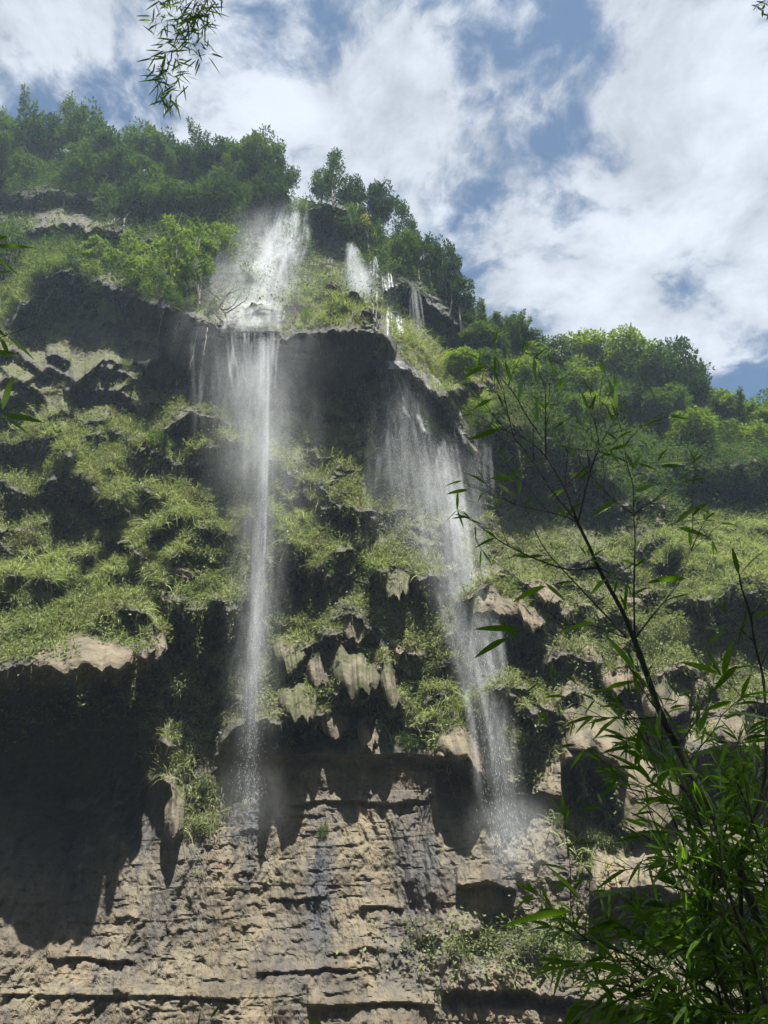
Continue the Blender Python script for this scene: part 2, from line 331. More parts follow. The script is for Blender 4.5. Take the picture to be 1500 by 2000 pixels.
LEDGES = [
 # upper main lip above the dark grotto
 ([(20, 640), (70, 560), (130, 535), (220, 560), (300, 590), (345, 612)], 3.0, 60, 8, 2.2, 330, 9),
 ([(310, 600), (380, 625), (440, 650), (545, 662), (600, 655), (690, 645), (745, 655), (775, 690)], 3.4, 75, 7, 2.6, 260, 6, 20),
 ([(735, 722), (790, 722), (850, 765), (905, 850), (950, 900)], 2.6, 90, 8, 1.6, 120, 6, 30),
 ([(735, 795), (785, 800), (830, 850), (885, 880), (945, 925)], 2.0, 34, 6, 2.4, 170, 6, 16),
 ([(930, 830), (1000, 842), (1090, 858), (1160, 905), (1215, 965)], 3.6, 75, 8, 3.0, 300, 8, 25),
 ([(1165, 800), (1230, 765), (1320, 800)], 2.5, 50, 7, 3.0, 130, 8, 25),
 ([(1300, 930), (1340, 905), (1420, 925), (1500, 930), (1720, 930)], 3.5, 60, 8, 3.0, 160, 9, 25),
 ([(1225, 960), (1290, 985), (1350, 1030), (1400, 1050)], 1.4, 30, 7, 1.4, 60, 7, 20),
 # summit block right of the top cascade
 ([(598, 410), (640, 400), (676, 412), (694, 470)], 2.6, 18, 7, 1.0, 200, 4, 14),
 ([(745, 560), (800, 560), (860, 610), (930, 670)], 2.4, 50, 7, 2.0, 110, 7, 20),
 ([(405, 505), (440, 495), (480, 530), (510, 560)], 1.6, 20, 6, .5, 60, 5, 16),
 ([(0, 470), (120, 440), (240, 455), (320, 480)], 1.8, 30, 10, .9, 60, 10, 30), ([(-60, 395), (100, 380), (230, 400)], 1.5, 30, 10, 1.0, 60, 10, 30),
 ([(600, 590), (640, 580), (680, 600)], 1.2, 25, 6, .4, 25, 5, 12), ([(640, 615), (680, 600), (720, 640)], 1.2, 20, 6, .4, 25, 4, 12),
 ([(545, 610), (580, 590), (610, 615)], 1.0, 22, 6, .3, 25, 4, 12), ([(480, 620), (520, 598), (556, 630)], 1.6, 30, 6, .2, 25, 4, 14),
 ([(445, 722), (490, 715), (545, 725)], .9, 18, 5, .2, 30, 4, 14),
 # left middle
 ([(125, 775), (170, 755), (230, 762), (280, 790)], 1.7, 35, 6, .9, 60, 6, 22),
 ([(260, 660), (320, 680), (360, 715)], .8, 14, 6, .2, 40, 5, 14),
 ([(-60, 880), (40, 872), (100, 872), (152, 905)], 1.9, 60, 6, 1.5, 90, 6, 20),
 ([(92, 965), (140, 952), (200, 962), (256, 1005)], 2.2, 60, 6, 2.2, 140, 6, 16),
 ([(-80, 1075), (0, 1080), (70, 1080), (120, 1110)], .9, 50, 8, .8, 60, 7, 20),
 ([(-230, 1330), (-60, 1318), (60, 1300), (150, 1312), (230, 1275), (295, 1290), (322, 1230)], 4.3, 130, 8, 2.6, 420, 4, 20),
 ([(305, 1165), (370, 1195), (440, 1200), (475, 1180), (515, 1150)], 3.2, 90, 7, 2.4, 170, 7, 20),
 ([(505, 1110), (545, 1098), (600, 1110), (648, 1130)], 2.6, 75, 6, 2.3, 150, 6, 18),
 ([(410, 930), (450, 920), (500, 935)], .9, 35, 7, .4, 50, 6, 16), ([(560, 985), (590, 968), (628, 990)], 1.1, 40, 6, 1.0, 60, 6, 16),
 ([(618, 995), (670, 992), (740, 1018)], 2.4, 50, 6, 1.5, 110, 6, 18),
 ([(600, 810), (640, 802), (668, 815)], 1.3, 12, 5, .2, 40, 4, 14),
 # centre
 ([(725, 1130), (770, 1110), (820, 1135), (880, 1125), (920, 1110)], 1.7, 45, 6, 1.0, 90, 8, 20),
 ([(885, 1165), (930, 1190), (1000, 1190), (1070, 1230)], 2.4, 55, 6, 2.2, 190, 7, 22),
 ([(1000, 1150), (1050, 1140), (1100, 1190)], 1.4, 40, 6, .8, 60, 6, 20),
 ([(530, 1230), (570, 1215), (640, 1240), (700, 1225), (750, 1260)], 1.0, 50, 6, .6, 40, 9, 20),
 ([(535, 1390), (580, 1405), (640, 1390), (700, 1375), (760, 1330)], 1.4, 120, 7, 1.4, 80, 7, 25),
 ([(490, 1478), (600, 1470), (700, 1475), (780, 1470), (870, 1478)], .45, 40, 6, .3, 40, 2, 30),
 ([(850, 1475), (900, 1490), (950, 1520), (1010, 1530)], 1.7, 70, 6, 1.0, 130, 7, 25),
 ([(760, 1400), (810, 1430), (860, 1430)], .9, 60, 7, .3, 40, 8, 20),
 ([(1095, 1480), (1160, 1468), (1225, 1510)], 2.4, 80, 6, 2.2, 190, 6, 20),
 ([(980, 1560), (1040, 1550), (1120, 1560)], .8, 40, 7, .8, 60, 8, 20),
 ([(1060, 1290), (1110, 1280), (1180, 1300)], 1.8, 50, 6, 1.0, 60, 6, 18),
 ([(1160, 1210), (1210, 1200), (1250, 1225)], 1.6, 35, 6, .8, 50, 5, 18),
 ([(1240, 1360), (1310, 1330), (1370, 1350)], 1.8, 80, 7, 1.2, 80, 9, 22),
 ([(1280, 1110), (1320, 1090), (1365, 1115)], 1.2, 25, 6, .8, 50, 5, 16),
 ([(1340, 1180), (1400, 1165), (1470, 1165), (1730, 1180)], 2.8, 80, 7, 2.4, 190, 8, 22),
 ([(1200, 1275), (1260, 1240), (1330, 1280)], 1.4, 40, 6, .9, 60, 8, 18),
 ([(1330, 1480), (1420, 1450), (1510, 1470), (1730, 1470)], 2.4, 60, 7, 2.4, 200, 6, 24),
 ([(1150, 1745), (1210, 1735), (1280, 1730), (1400, 1760), (1560, 1760)], 1.9, 90, 6, 1.0, 140, 7, 26),
 ([(1180, 1610), (1240, 1625), (1300, 1620)], 1.0, 60, 6, .4, 90, 5, 18),
 # lower wall
 ([(272, 1450), (300, 1444), (338, 1460)], 1.5, 30, 5, .2, 30, 4, 8), ([(283, 1525), (310, 1516), (345, 1545)], 1.4, 26, 5, .2, 30, 4, 8),
 ([(322, 1628), (338, 1640), (358, 1625)], 1.2, 70, 5, 0, 30, 3, 7),
 ([(860, 1935), (960, 1930), (1080, 1945), (1200, 1960), (1400, 1970)], .7, 60, 6, .4, 40, 6, 30),
 ([(600, 1963), (680, 1960), (780, 1955), (850, 1962)], .3, 25, 5, .1, 12, 2, 15), ([(500, 1900), (560, 1898), (640, 1890), (700, 1896)], .18, 12, 4, .1, 14, 3, 14),
 ([(90, 1870), (160, 1868), (270, 1880)], .25, 25, 4, .1, 14, 3, 14), ([(0, 1940), (120, 1942), (300, 1944), (470, 1950)], .16, 14, 4, .1, 14, 2, 14),
 ([(700, 1770), (740, 1768), (790, 1775)], .2, 12, 4, .1, 12, 2, 10), ([(560, 1570), (620, 1562), (760, 1568), (840, 1560)], .22, 16, 4, .15, 16, 3, 20),
 ([(520, 1752), (580, 1756), (640, 1748)], .18, 12, 4, .1, 12, 3, 12), ([(890, 1730), (950, 1722), (1010, 1735)], .5, 20, 5, .2, 20, 4, 12),
]
for a in LEDGES: ledge(*a)
ledge([(-230, 1352), (-60, 1340), (60, 1325), (180, 1330), (290, 1290)], 3.4, 110, 7, 1.0, 300, 3, 90)
# smaller random shelves over the broken middle of the face
rl_ = random.Random(5)
for k in range(240):
    u = rl_.uniform(-150, 1600); v = rl_.uniform(690, 1420)
    if 530 < u < 740 and v < 920: continue
    if 930 < u < 1200 and v < 1090: continue
    if 740 < u < 920 and 850 < v < 1080: continue
    if u < 330 and v > 1230: continue
    wd = rl_.uniform(22, 85); s = rl_.uniform(-18, 14)
    ledge([(u - wd, v + .55 * wd - s), (u - .55 * wd, v + .12 * wd - s * .5), (u, v - .1 * wd), (u + .55 * wd, v + .14 * wd + s * .5), (u + wd, v + .6 * wd + s)], rl_.uniform(.6, 1.25) * (.5 + wd / 60), rl_.uniform(18, 46), 5, rl_.uniform(.2, .9), rl_.uniform(25, 60), 7, wd * .6, seed=k)
for k in range(60):
    u = rl_.uniform(-150, 1150); v = rl_.uniform(1520, 2100); wd = rl_.uniform(8, 26)
    ledge([(u - wd, v + 3), (u, v - 2), (u + wd, v + 3)], rl_.uniform(.06, .2), rl_.uniform(8, 24), 3.5, .04, 10, 2, wd * .4, seed=k + 200)
# regions
def rb(u, v, ru, rv): return np.exp(-(((UU - u) / ru) ** 2 + ((VV - v) / rv) ** 2) ** 1.5)
lower = sm(1400, 1560, VV + 40 * fbm(P0, .12, 2, 40)) * (1 - .75 * sm(1180, 1420, UU))
upper = 1 - sm(620, 760, VV)
# natural relief
smoothz = np.clip(rb(640, 760, 100, 110) + rb(1080, 960, 130, 110) + rb(190, 650, 140, 80) + rb(150, 1480, 190, 160) + rb(660, 520, 50, 110), 0, 1)
k = 1 - .6 * smoothz
D += 1.1 * k * fbm(P0, (.16, .16, .13), 4, 1) * (1 - .5 * lower)
D -= .75 * k * ridg(P0, (.45, .45, .38), 4, 2) * (1 - .9 * lower)
D -= .38 * k * ridg(P0, (1.3, 1.3, 1.1), 4, 3) * (1 - .85 * lower)
D += .15 * fbm(P0, (5, 5, 4), 3, 4) * (1 - .55 * lower)
q = P0 * 1.0; q[..., 0] += .8 * fbm(P0, .3, 2, 60)
D += lower * (.42 * fbm(q, (1.1, 1.1, .10), 3, 5) + .17 * fbm(q, (3.6, 3.6, .6), 4, 6))
st = fbm(P0, (.22, .22, 1.5), 3, 8); D -= lower * .05 * sm(.12, .17, st) 
pit = fbm(P0, (2.6, 2.6, 1.8), 3, 9); D += lower * .10 * sm(.25, .5, pit)
pit2 = fbm(P0, (1.5, 1.5, 5.5), 3, 12); D += lower * .07 * sm(.3, .45, pit2)
D += lower * (.8 * fbm(P0, (.35, .35, .15), 3, 15) - .10 * ridg(q, (2.0, 2.0, .45), 4, 16) - .07 * ridg(q, (5.0, 5.0, 2.2), 3, 17))
D += (1 - lower) * .22 * fbm(q, (2.2, 2.2, .4), 3, 7)
GRF = [(150, 880, 190, 45), (110, 1160, 190, 65), (300, 1030, 150, 80), (570, 1055, 95, 55), (1440, 1100, 130, 60), (960, 1430, 110, 80), (400, 1120, 110, 60), (230, 1190, 110, 45), (1340, 1230, 120, 110), (980, 1850, 190, 60), (450, 900, 200, 120), (1000, 800, 120, 60)]
vg = np.zeros_like(D)
for g4 in GRF: vg += rb(*g4)
vg = np.clip(vg + .5 * sm(700, 800, VV) * (1 - sm(1230, 1370, VV)) * (1 - smoothz), 0, 1)
D -= vg * (1.1 * (1 - np.abs(fbm(P0, (.55, .55, .6), 3, 77)) * 3.0) + .8 * fbm(P0, (1.3, 1.3, 1.4), 3, 78))
# skyline
SKX = [-260, 0, 60, 120, 200, 300, 400, 520, 560, 600, 640, 700, 760, 820, 880, 930, 1000, 1060, 1150, 1250, 1330, 1390, 1450, 1500, 1740]
SKV = [330, 318, 310, 312, 350, 345, 362, 372, 386, 392, 398, 402, 470, 530, 600, 645, 695, 712, 715, 715, 735, 770, 840, 850, 850]
sky_v = np.interp(UA, SKX, SKV) + 6 * n1d(UA, 1 / 20., 3)
Dv = D.copy(); VVm = VV.copy()
# rows above the skyline are folded back to make the top of the plateau
row0 = np.ceil((sky_v - VA[0]) / STEP).astype(int)
PT = P(UU, VV, D)
for c in range(len(UA)):
    r = row0[c]; top = PT[r, c]; n = r
    kk = (r - np.arange(n)) / float(r)
    PT[:n, c, 1] = top[1] + kk * 45; PT[:n, c, 0] = top[0] * (1 + kk * .5); PT[:n, c, 2] = top[2] - kk * 2.0
G = PT
du = np.gradient(G, axis=1); dvv = np.gradient(G, axis=0); NRM = unit(np.cross(du, dvv)); 
flip = (NRM * (G - CAM)).sum(-1) > 0; NRM[flip] *= -1
nz = NRM[..., 2]
# smoothed normal for vegetation
def blur(a, r):
    for ax in (0, 1):
        c = np.cumsum(np.insert(a, 0, 0, axis=ax), axis=ax); n = a.shape[ax]
        i0 = np.clip(np.arange(n) - r, 0, n); i1 = np.clip(np.arange(n) + r + 1, 0, n)
        a = (np.take(c, i1, ax) - np.take(c, i0, ax)) / (i1 - i0).reshape((-1, 1) if ax == 0 else (1, -1))
    return a
Gb = np.stack([blur(G[..., i], 4) for i in range(3)], -1)
NB = unit(np.cross(np.gradient(Gb, axis=1), np.gradient(Gb, axis=0))); f2 = (NB * (Gb - CAM)).sum(-1) > 0; NB[f2] *= -1
nzb = NB[..., 2]
GR = [(150, 880, 190, 45, 1), (190, 950, 90, 30, 1), (90, 1170, 190, 65, 1.2), (300, 1030, 150, 80, .9), (570, 1055, 95, 55, 1.2), (680, 950, 70, 50, 1.1), (1000, 800, 130, 55, 1.1), (880, 740, 70, 40, 1),
      (630, 600, 130, 70, 1.0), (60, 560, 110, 100, .9), (1440, 1100, 130, 60, 1.2), (960, 1430, 110, 80, 1), (830, 1380, 80, 90, 1), (400, 1530, 60, 90, .9), (200, 760, 100, 26, 1), (640, 803, 45, 12, 1), (790, 690, 80, 50, 1),
      (840, 830, 60, 50, .6), (450, 950, 130, 80, .5), (800, 1120, 90, 30, .8), (600, 1290, 60, 100, .6), (1320, 880, 100, 50, .6), (1190, 900, 70, 60, .7), (320, 560, 90, 60, .6), (380, 1360, 60, 70, .3), (1000, 1180, 100, 40, .2), (560, 560, 90, 50, .3),
      (1150, 1640, 80, 80, .35), (1400, 850, 150, 60, .8), (320, 1480, 40, 60, .6), (920, 1240, 50, 70, .7), (560, 1400, 30, 60, .2)]
CR = [(60, 1230, 110, 60, 1.1), (230, 1190, 110, 45, 1.1), (400, 1120, 110, 60, 1), (180, 970, 80, 40, .7), (980, 1850, 190, 60, 1.1), (1340, 1230, 120, 110, .9), (420, 830, 160, 90, .45), (1180, 880, 120, 70, .6), (60, 960, 90, 60, .5), (300, 820, 120, 60, .5),
      (690, 780, 50, 30, .5), (1440, 1480, 110, 60, .8), (1000, 1500, 90, 60, .6), (700, 1200, 200, 120, .3), (1200, 1100, 150, 60, .4), (1150, 1850, 200, 80, .6), (1400, 1850, 200, 90, .6), (60, 700, 90, 90, .35), (300, 720, 120, 60, .3), (170, 1360, 110, 30, .6)]
def field(L):
    r = np.zeros_like(UU)
    for (u, v, ru, rv, wgt) in L: r += wgt * rb(u, v, ru, rv)
    return r
vn1 = fbm(G, .35, 3, 20)
gf = field(GR) * (0.75 + .9 * vn1); cf = field(CR) * (.75 + .9 * fbm(G, .45, 3, 23))
mid = sm(730, 900, VV + 60 * (UU > 540) * (UU < 1200) * 0) * (1 - sm(1330, 1480, VV)) * (1 - .8 * smoothz)
gen = mid * (.24 + .6 * vn1)
up_ = sm(-.02, .32, nzb)
vis = VV > sky_v[None] - 4
gw = np.clip(gf + gen, 0, 1.3) * up_ * vis; cw = np.clip(cf + gen * .9, 0, 1.3) * sm(-.4, .15, nzb) * vis
upveg = np.clip((1 - sm(430, 640, VV)) + sm(950, 1080, UU) * (1 - sm(900, 1050, VV)), 0, 1) * vis
dk = 1 - .72 * rb(190, 720, 270, 115) - .4 * rb(560, 900, 120, 60) - .5 * rb(760, 980, 110, 110); gw = gw * dk; cw = cw * dk
moss = np.clip(gw * .55 + cw * .45 + upveg * sm(0.05, .4, nzb) * .8 * (1 - .7 * rb(220, 540, 210, 60)) * (1 - .9 * rb(130, 425, 230, 62)), 0, 1)
TAN = [(200, 1270, 130, 50, 1), (340, 1140, 50, 30, .9), (970, 1170, 120, 60, 1), (560, 1080, 40, 20, .8), (700, 1330, 130, 90, .7), (900, 1460, 60, 60, .8), (1180, 1400, 130, 90, 1), (1300, 1000, 90, 60, .7), (1290, 1330, 130, 90, .7),
       (1240, 1560, 80, 90, .9), (1420, 1430, 110, 40, 1), (360, 840, 30, 30, 1), (780, 1260, 50, 60, 1), (730, 1420, 40, 50, .8), (120, 425, 180, 45, .42), (250, 450, 80, 30, .4), (830, 1230, 50, 60, .7), (1200, 1180, 80, 30, .8), (880, 1110, 60, 20, .5),
       (690, 640, 60, 10, .5), (820, 740, 60, 30, .4), (930, 880, 50, 40, .5), (1100, 1180, 60, 30, .8)]
tan = np.clip(lower * .95 + field(TAN) * (1 - .35 * upper) + .10 * (1 - upper), 0, 1) * (1 - .0 * upper) * (1 - .7 * rb(640, 800, 130, 160)) * (1 - .8 * rb(1080, 970, 160, 130))  # black grotto walls darkened further, their shade put into the colour
tan *= 1 - .75 * rb(60, 1540, 150, 190)  # rock under the big left shelf painted darker to deepen its shadow
tan *= 1 - .8 * rb(200, 660, 180, 90); tan *= 1 - .8 * rb(430, 740, 120, 100)  # dark walls below the upper lip: recess shade worked into the rock tone
tan = np.clip(tan, 0, 1); moss = np.maximum(moss, sm(.10, .45, nzb) * np.clip(.72 + .9 * fbm(G, .5, 3, 61), .2, .95) * (1 - lower) * (1 - np.clip(field(TAN), 0, 1)) * vis); moss = np.clip(moss + .7 * rb(110, 740, 190, 110) * sm(-.1, .3, nzb), 0, 1)
STN = [(150, 1680, 35, 150, 1), (230, 1560, 60, 90, .9), (625, 1750, 30, 140, 1.2), (830, 1700, 60, 130, .7), (270, 1650, 40, 90, .6), (380, 1680, 40, 130, .5), (460, 1600, 60, 60, .3), (700, 1560, 70, 60, .2), (1100, 1700, 60, 80, .4), (770, 1850, 40, 100, .5), (60, 1700, 60, 150, .6), (480, 1620, 30, 110, .9), (990, 1720, 40, 110, .8), (560, 1850, 30, 120, .4), (930, 1850, 40, 80, .4), (190, 1880, 25, 90, .4), (330, 1800, 40, 100, .3)]
stain = np.clip(field(STN), 0, 1)
at = dict(tan=tan, stain=stain, moss=moss)
nr, nc = UU.shape
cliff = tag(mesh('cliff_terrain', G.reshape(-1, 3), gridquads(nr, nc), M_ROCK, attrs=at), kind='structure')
# ground (valley floor) one sheet
gx = np.linspace(-110, 120, 60); gy = np.linspace(-30, 60, 50); GX, GY = np.meshgrid(gx, gy)
gz = -0.35 + .35 * fbm(np.stack([GX, GY, GX * 0], -1), .2, 3, 30) - .9 * sm(8, 20, GY)
ground = tag(mesh('ground', np.stack([GX, GY, gz], -1).reshape(-1, 3), gridquads(*GX.shape)[:, ::-1], plain('forest_floor', (.05, .045, .03), (.08, .075, .05), 1.5)), kind='structure')

gx = np.linspace(-150, 180, 120); gs = np.linspace(0, 1, 70); GX, GS = np.meshgrid(gx, gs)
hy = -12 - 30 * GS; hz = -1 + 62 * GS ** 1.1; HP = np.stack([GX, hy, hz], -1); HP[..., 1] += 5 * fbm(HP, .12, 4, 44); HP[..., 2] += 2 * fbm(HP, .2, 4, 45)
tag(mesh('hillside', HP.reshape(-1, 3), gridquads(*GX.shape), plain('wooded_slope', (.02, .035, .012), (.045, .07, .022), .8)), kind='structure')  # unseen opposite slope behind the camera, added to cut low sky light

def depth_at(u, v):
    c = np.clip(np.round((np.asarray(u) - UA[0]) / STEP).astype(int), 0, nc - 1); r = np.round((np.asarray(v) - VA[0]) / STEP).astype(int)
    r = np.clip(np.maximum(r, row0[c] + 1), 0, nr - 1)
    return G[r, c, 1], G[r, c]

# ------------------------------------------------------------------ ground cover scattered on the rock
areaw = np.linalg.norm(np.cross(du, dvv), axis=-1); areaw = np.minimum(areaw, 0.12)
cosv = np.abs((NB * unit(G - CAM)).sum(-1))
inframe = (UU > -90) & (UU < 1590) & (VV < 2090)
def scatter(wt, n):
    p = (wt * areaw * inframe * (.3 + .7 * np.clip(cosv * 2, 0, 1))).ravel(); p = np.clip(p, 0, None); p /= p.sum()
    idx = rng.choice(p.size, n, p=p)
    return G.reshape(-1, 3)[idx] + rng.normal(size=(n, 3)) * .05, NB.reshape(-1, 3)[idx], idx
def grass_obj(name, wt, n, mat_, per=9, L=(.4, 1.05), W=.04, droop=.7, spread=.8, out=.6, label=None):
    c, nn, idx = scatter(wt, n)
    c = np.repeat(c, per, 0) + rng.normal(size=(n * per, 3)) * .07; nn = np.repeat(nn, per, 0)
    d = nn * out + np.array([0, 0, .75]) + rng.normal(size=(n * per, 3)) * spread * .6
    l = rng.uniform(*L, n * per) * np.repeat(rng.uniform(.7, 1.3, n), per)
    V, Q = blades(c - nn * .04, d, l, W, rng.uniform(droop * .6, droop * 1.5, n * per))
    return tag(mesh(name, V, Q, mat_), kind='stuff')
gz_dry = sm(-.1, .35, fbm(G, .3, 3, 33))
def tagl(o, l): o['label'] = l; return o
tagl(grass_obj('grass', gw * (1 - .75 * gz_dry), 15000, M_GRASS), 'bright green grass tufts on the cliff ledges')
tagl(grass_obj('dry_grass', gw * (.2 + gz_dry) + .25 * moss * mid, 11000, M_DRY, L=(.35, .95)), 'pale dry grass hanging over the rock shelves')
tagl(grass_obj('long_grass', (rb(110, 1130, 170, 40) + rb(1440, 1070, 130, 45) + rb(60, 560, 90, 80) * .6 + rb(560, 1020, 70, 30) + rb(270, 1000, 120, 40) * .6) * up_, 5200, M_GRASS, per=8, L=(.6, 1.3), W=.042, droop=.75), 'long arching grass on the shelves')
def creeper(name, wt, n, mat_, s=(.07, .14), lift=.3):
    c, nn, idx = scatter(wt, n)
    c = c + nn * (rng.random((n, 1)) ** 1.5 * lift) + rng.normal(size=(n, 3)) * .05
    d = rand_unit(n) + nn * .5 + np.array([0, -.2, -.1]); l = rng.uniform(*s, n)
    V, Q = leaves(c, d, l, l * .62, nrm=unit(nn + np.array([0, 0, .8]) + rng.normal(size=(n, 3)) * .35))
    return tag(mesh(name, V, Q, mat_), kind='stuff')
tagl(creeper('creeper_leaves', cw + .10 * mid * vis, 95000, M_CREEP, (.10, .22)), 'small leafy creepers covering the shelves')
tagl(creeper('undergrowth', upveg * (.35 + sm(-.1, .4, nzb)) * (.7 + .8 * vn1) * (1 - .97 * rb(130, 425, 230, 62)) * (1 - .6 * rb(220, 540, 200, 60)) * (1 - rb(650, 500, 60, 100)) * (1 - rb(530, 500, 60, 110)), 120000, M_LEAFD, (.14, .30), .9), 'low bushes filling the wooded slopes')
# leafy clumps give the ground cover its lumpy outline
def clumps(name, wt, n, m, mat_, r=(.25, .6), s=(.07, .15)):
    c, nn, idx = scatter(wt, n); rr = rng.uniform(*r, n)
    cc = np.repeat(c + nn * rr[:, None] * .4, m, 0); rad = np.repeat(rr, m)[:, None]
    dd = rand_unit(n * m); dd[:, 2] = dd[:, 2] * .8 + .15
    pos = cc + dd * rad * (rng.random((n * m, 1)) ** .5)
    l = rng.uniform(*s, n * m)
    V, Q = leaves(pos, dd + rng.normal(size=(n * m, 3)) * .6 + np.array([0, 0, -.2]), l, l * .5, nrm=unit(dd + np.array([0, 0, .7]) + rng.normal(size=(n * m, 3)) * .4))
    return tag(mesh(name, V, Q, mat_), kind='stuff')
tagl(clumps('weeds', np.clip(cw + gw, 0, 1) * .7 + mid * dk * (.12 + .25 * sm(-.5, .1, nzb)) * (1 - smoothz) * vis, 5200, 34, M_CREEP, (.25, .7), (.10, .21)), 'leafy weeds in clumps on the cliff')
tagl(clumps('shrubbery', upveg * (1 - .97 * rb(130, 425, 230, 62)) * (1 - .7 * rb(220, 540, 200, 60)) * (1 - rb(650, 500, 60, 110)) * (1 - rb(530, 500, 60, 110)), 2200, 60, M_LEAF, (.5, 1.2), (.14, .28)), 'shrubbery filling the gaps between the trees')
# moss / root strings hanging from lips
lipw = np.zeros_like(D); dd_ = np.zeros_like(D); dd_[:-4] = G[4:, :, 1] - G[:-4, :, 1]
lipw = sm(.35, 1.2, dd_) * vis * sm(560, 700, VV) * (1 - sm(1500, 1560, VV) * (UU < 1150))
c, nn, idx = scatter(lipw, 14000)
V, Q = blades(c + np.array([0, -.03, .02]), np.array([0, 0, -1.0]) + rng.normal(size=(14000, 3)) * np.array([.14, .14, .05]), rng.uniform(.12, .75, 14000) * rng.uniform(.4, 1.3, 14000), .03, 0.0)
tagl(tag(mesh('hanging_moss', V, Q, M_MOSS), kind='stuff'), 'moss and root strings hanging under the rock lips')

#--PART2--
# ------------------------------------------------------------------ draped tufa aprons and boulders on the rock
def tufa_mat(name, a, b, mossy):
    m, t, o = mat(name); pos = t.new('ShaderNodeNewGeometry').outputs['Position']
    uvn = t.new('ShaderNodeUVMap').outputs[0]
    n = t.noise(t.vmath('MULTIPLY', uvn, (9, .9, 1)), 1.6, 8, .6, .3); nb = t.noise(pos, 2.6, 8, .65)
    c = t.mix(t.ramp(n, .38, .62), a, b); c = t.mix(t.ramp(nb, .45, .62, 0, mossy), c, (.12, .13, .045)); c = t.mix(t.ramp(n, .58, .72, 0, .3), c, (.27, .235, .17))
    su = t.new('ShaderNodeSeparateXYZ'); t.l.new(uvn, su.inputs[0]); c = t.mix(t.ramp(t.math('ADD', su.outputs[1], t.math('MULTIPLY', t.math('SUBTRACT', nb, .5), 1.4)), .05, .42, .95, 0), c, (.09, .10, .035))
    p = t.new('ShaderNodeBsdfPrincipled'); t.l.new(c, p.inputs['Base Color']); p.inputs['Roughness'].default_value = .85
    bp = t.new('ShaderNodeBump'); bp.inputs['Strength'].default_value = .8; bp.inputs['Distance'].default_value = .12; t.l.new(t.math('ADD', n, t.math('MULTIPLY', nb, .7)), bp.inputs['Height']); t.l.new(bp.outputs[0], p.inputs['Normal'])
    t.l.new(p.outputs[0], o.inputs[0]); return m
M_TUFA = tufa_mat('tufa', (.125, .105, .07), (.20, .17, .115), .6)
M_TUFAM = tufa_mat('mossy_tufa', (.09, .09, .04), (.14, .13, .065), .9)
def apron(label, top, bot, p, m=None, cat='tufa apron', jag=14, group=None):
    """a hanging curtain of tufa: leaves the rock along top, bulges out and ends in a ragged lip along bot (photo pixels)"""
    top = np.array(top, float); bot = np.array(bot, float); nc_, nr_ = 110, 70
    s = np.linspace(0, 1, nc_)
    def par(a):
        l = np.r_[0, np.cumsum(np.hypot(*np.diff(a, axis=0).T))]; l /= l[-1]; return np.stack([np.interp(s, l, a[:, 0]), np.interp(s, l, a[:, 1])], 1)
    T_, B_ = par(top), par(bot); B_ = B_.copy(); B_[:, 1] += jag * (1.2 * n1d(s * 30, .18, int(top[0, 0]) % 50, 2) + .3 * n1d(s * 30, .8, 5, 2)) * np.sin(np.pi * np.clip(s, .02, .98)) ** .3
    yt, _ = depth_at(T_[:, 0], T_[:, 1]); yb, _ = depth_at(B_[:, 0], B_[:, 1] - 25)
    yt = np.convolve(np.pad(yt, 8, 'edge'), np.ones(17) / 17, 'valid'); ymin = min(np.percentile(yt, 20), np.percentile(yb, 20))
    r = np.linspace(0, 1, nr_)[:, None]
    U_ = T_[:, 0] * (1 - r) + B_[:, 0] * r; V_ = T_[:, 1] * (1 - r) + B_[:, 1] * r
    bul = np.sin(np.pi * np.clip(s, 0, 1)) ** .5
    Yv = yt * (1 - r) ** 2 + ymin * (1 - (1 - r) ** 2) - p * (1 - (1 - r) ** 1.8) * bul + .25
    U_ = U_ + 4 * n1d(r[:, 0] * 8, .6, 3)[:, None]; allp_ = P(U_, V_, Yv)
    Q_ = np.stack([np.broadcast_to(s * 12, U_.shape), np.broadcast_to(r * 3, U_.shape), Yv * 0 + top[0, 0] * .01], -1)
    Yv = Yv + .55 * fbm(allp_, (.8, .8, .5), 3, 9) - .16 * ridg(allp_, (.9, .9, .35), 2, 5) - .07 * ridg(allp_, (2.2, 2.2, 1.4), 3, 6)
    front = P(U_, V_, Yv); back = front + np.array([0, .22, -.03]) * (.4 + .6 * r[..., None])
    nq = nr_ * nc_; Q = gridquads(nr_, nc_); i = np.arange(nq).reshape(nr_, nc_)
    rim = np.concatenate([i[-1], i[::-1, -1][1:]]); rim = np.concatenate([i[:, 0], i[-1, 1:], i[::-1, -1][1:]])
    QR = np.stack([rim[:-1], rim[1:], rim[1:] + nq, rim[:-1] + nq], -1)
    allv = np.concatenate([front.reshape(-1, 3), back.reshape(-1, 3)]); rr_ = np.tile(np.broadcast_to(r, U_.shape).ravel(), 2); mo = np.clip((.58 if m is M_TUFAM else .34) + .75 * sm(.45, 0, rr_) + .35 * fbm(allv, 1.2, 3, 5), 0, 1) if True else 0
    uv = np.concatenate([np.stack([np.broadcast_to(s, U_.shape), np.broadcast_to(r, U_.shape)], -1).reshape(-1, 2)] * 2)
    o = mesh('tufa_apron', np.concatenate([front.reshape(-1, 3), back.reshape(-1, 3)]), np.concatenate([Q, Q[:, ::-1] + nq, QR]), M_DRAPE, uv=uv, smooth=True, attrs=dict(tan=np.full(2 * nq, .95), stain=np.zeros(2 * nq), moss=mo))
    return tag(o, label, cat, group)
AG = 'draped tufa aprons on the cliff'
apron('wide cream tufa apron arching out beside the right-hand plunge, mossy at its left', [(915, 1150), (945, 1128), (985, 1130), (1020, 1160)], [(905, 1195), (955, 1190), (985, 1200), (1018, 1195)], 1.9, M_TUFA, group=AG)
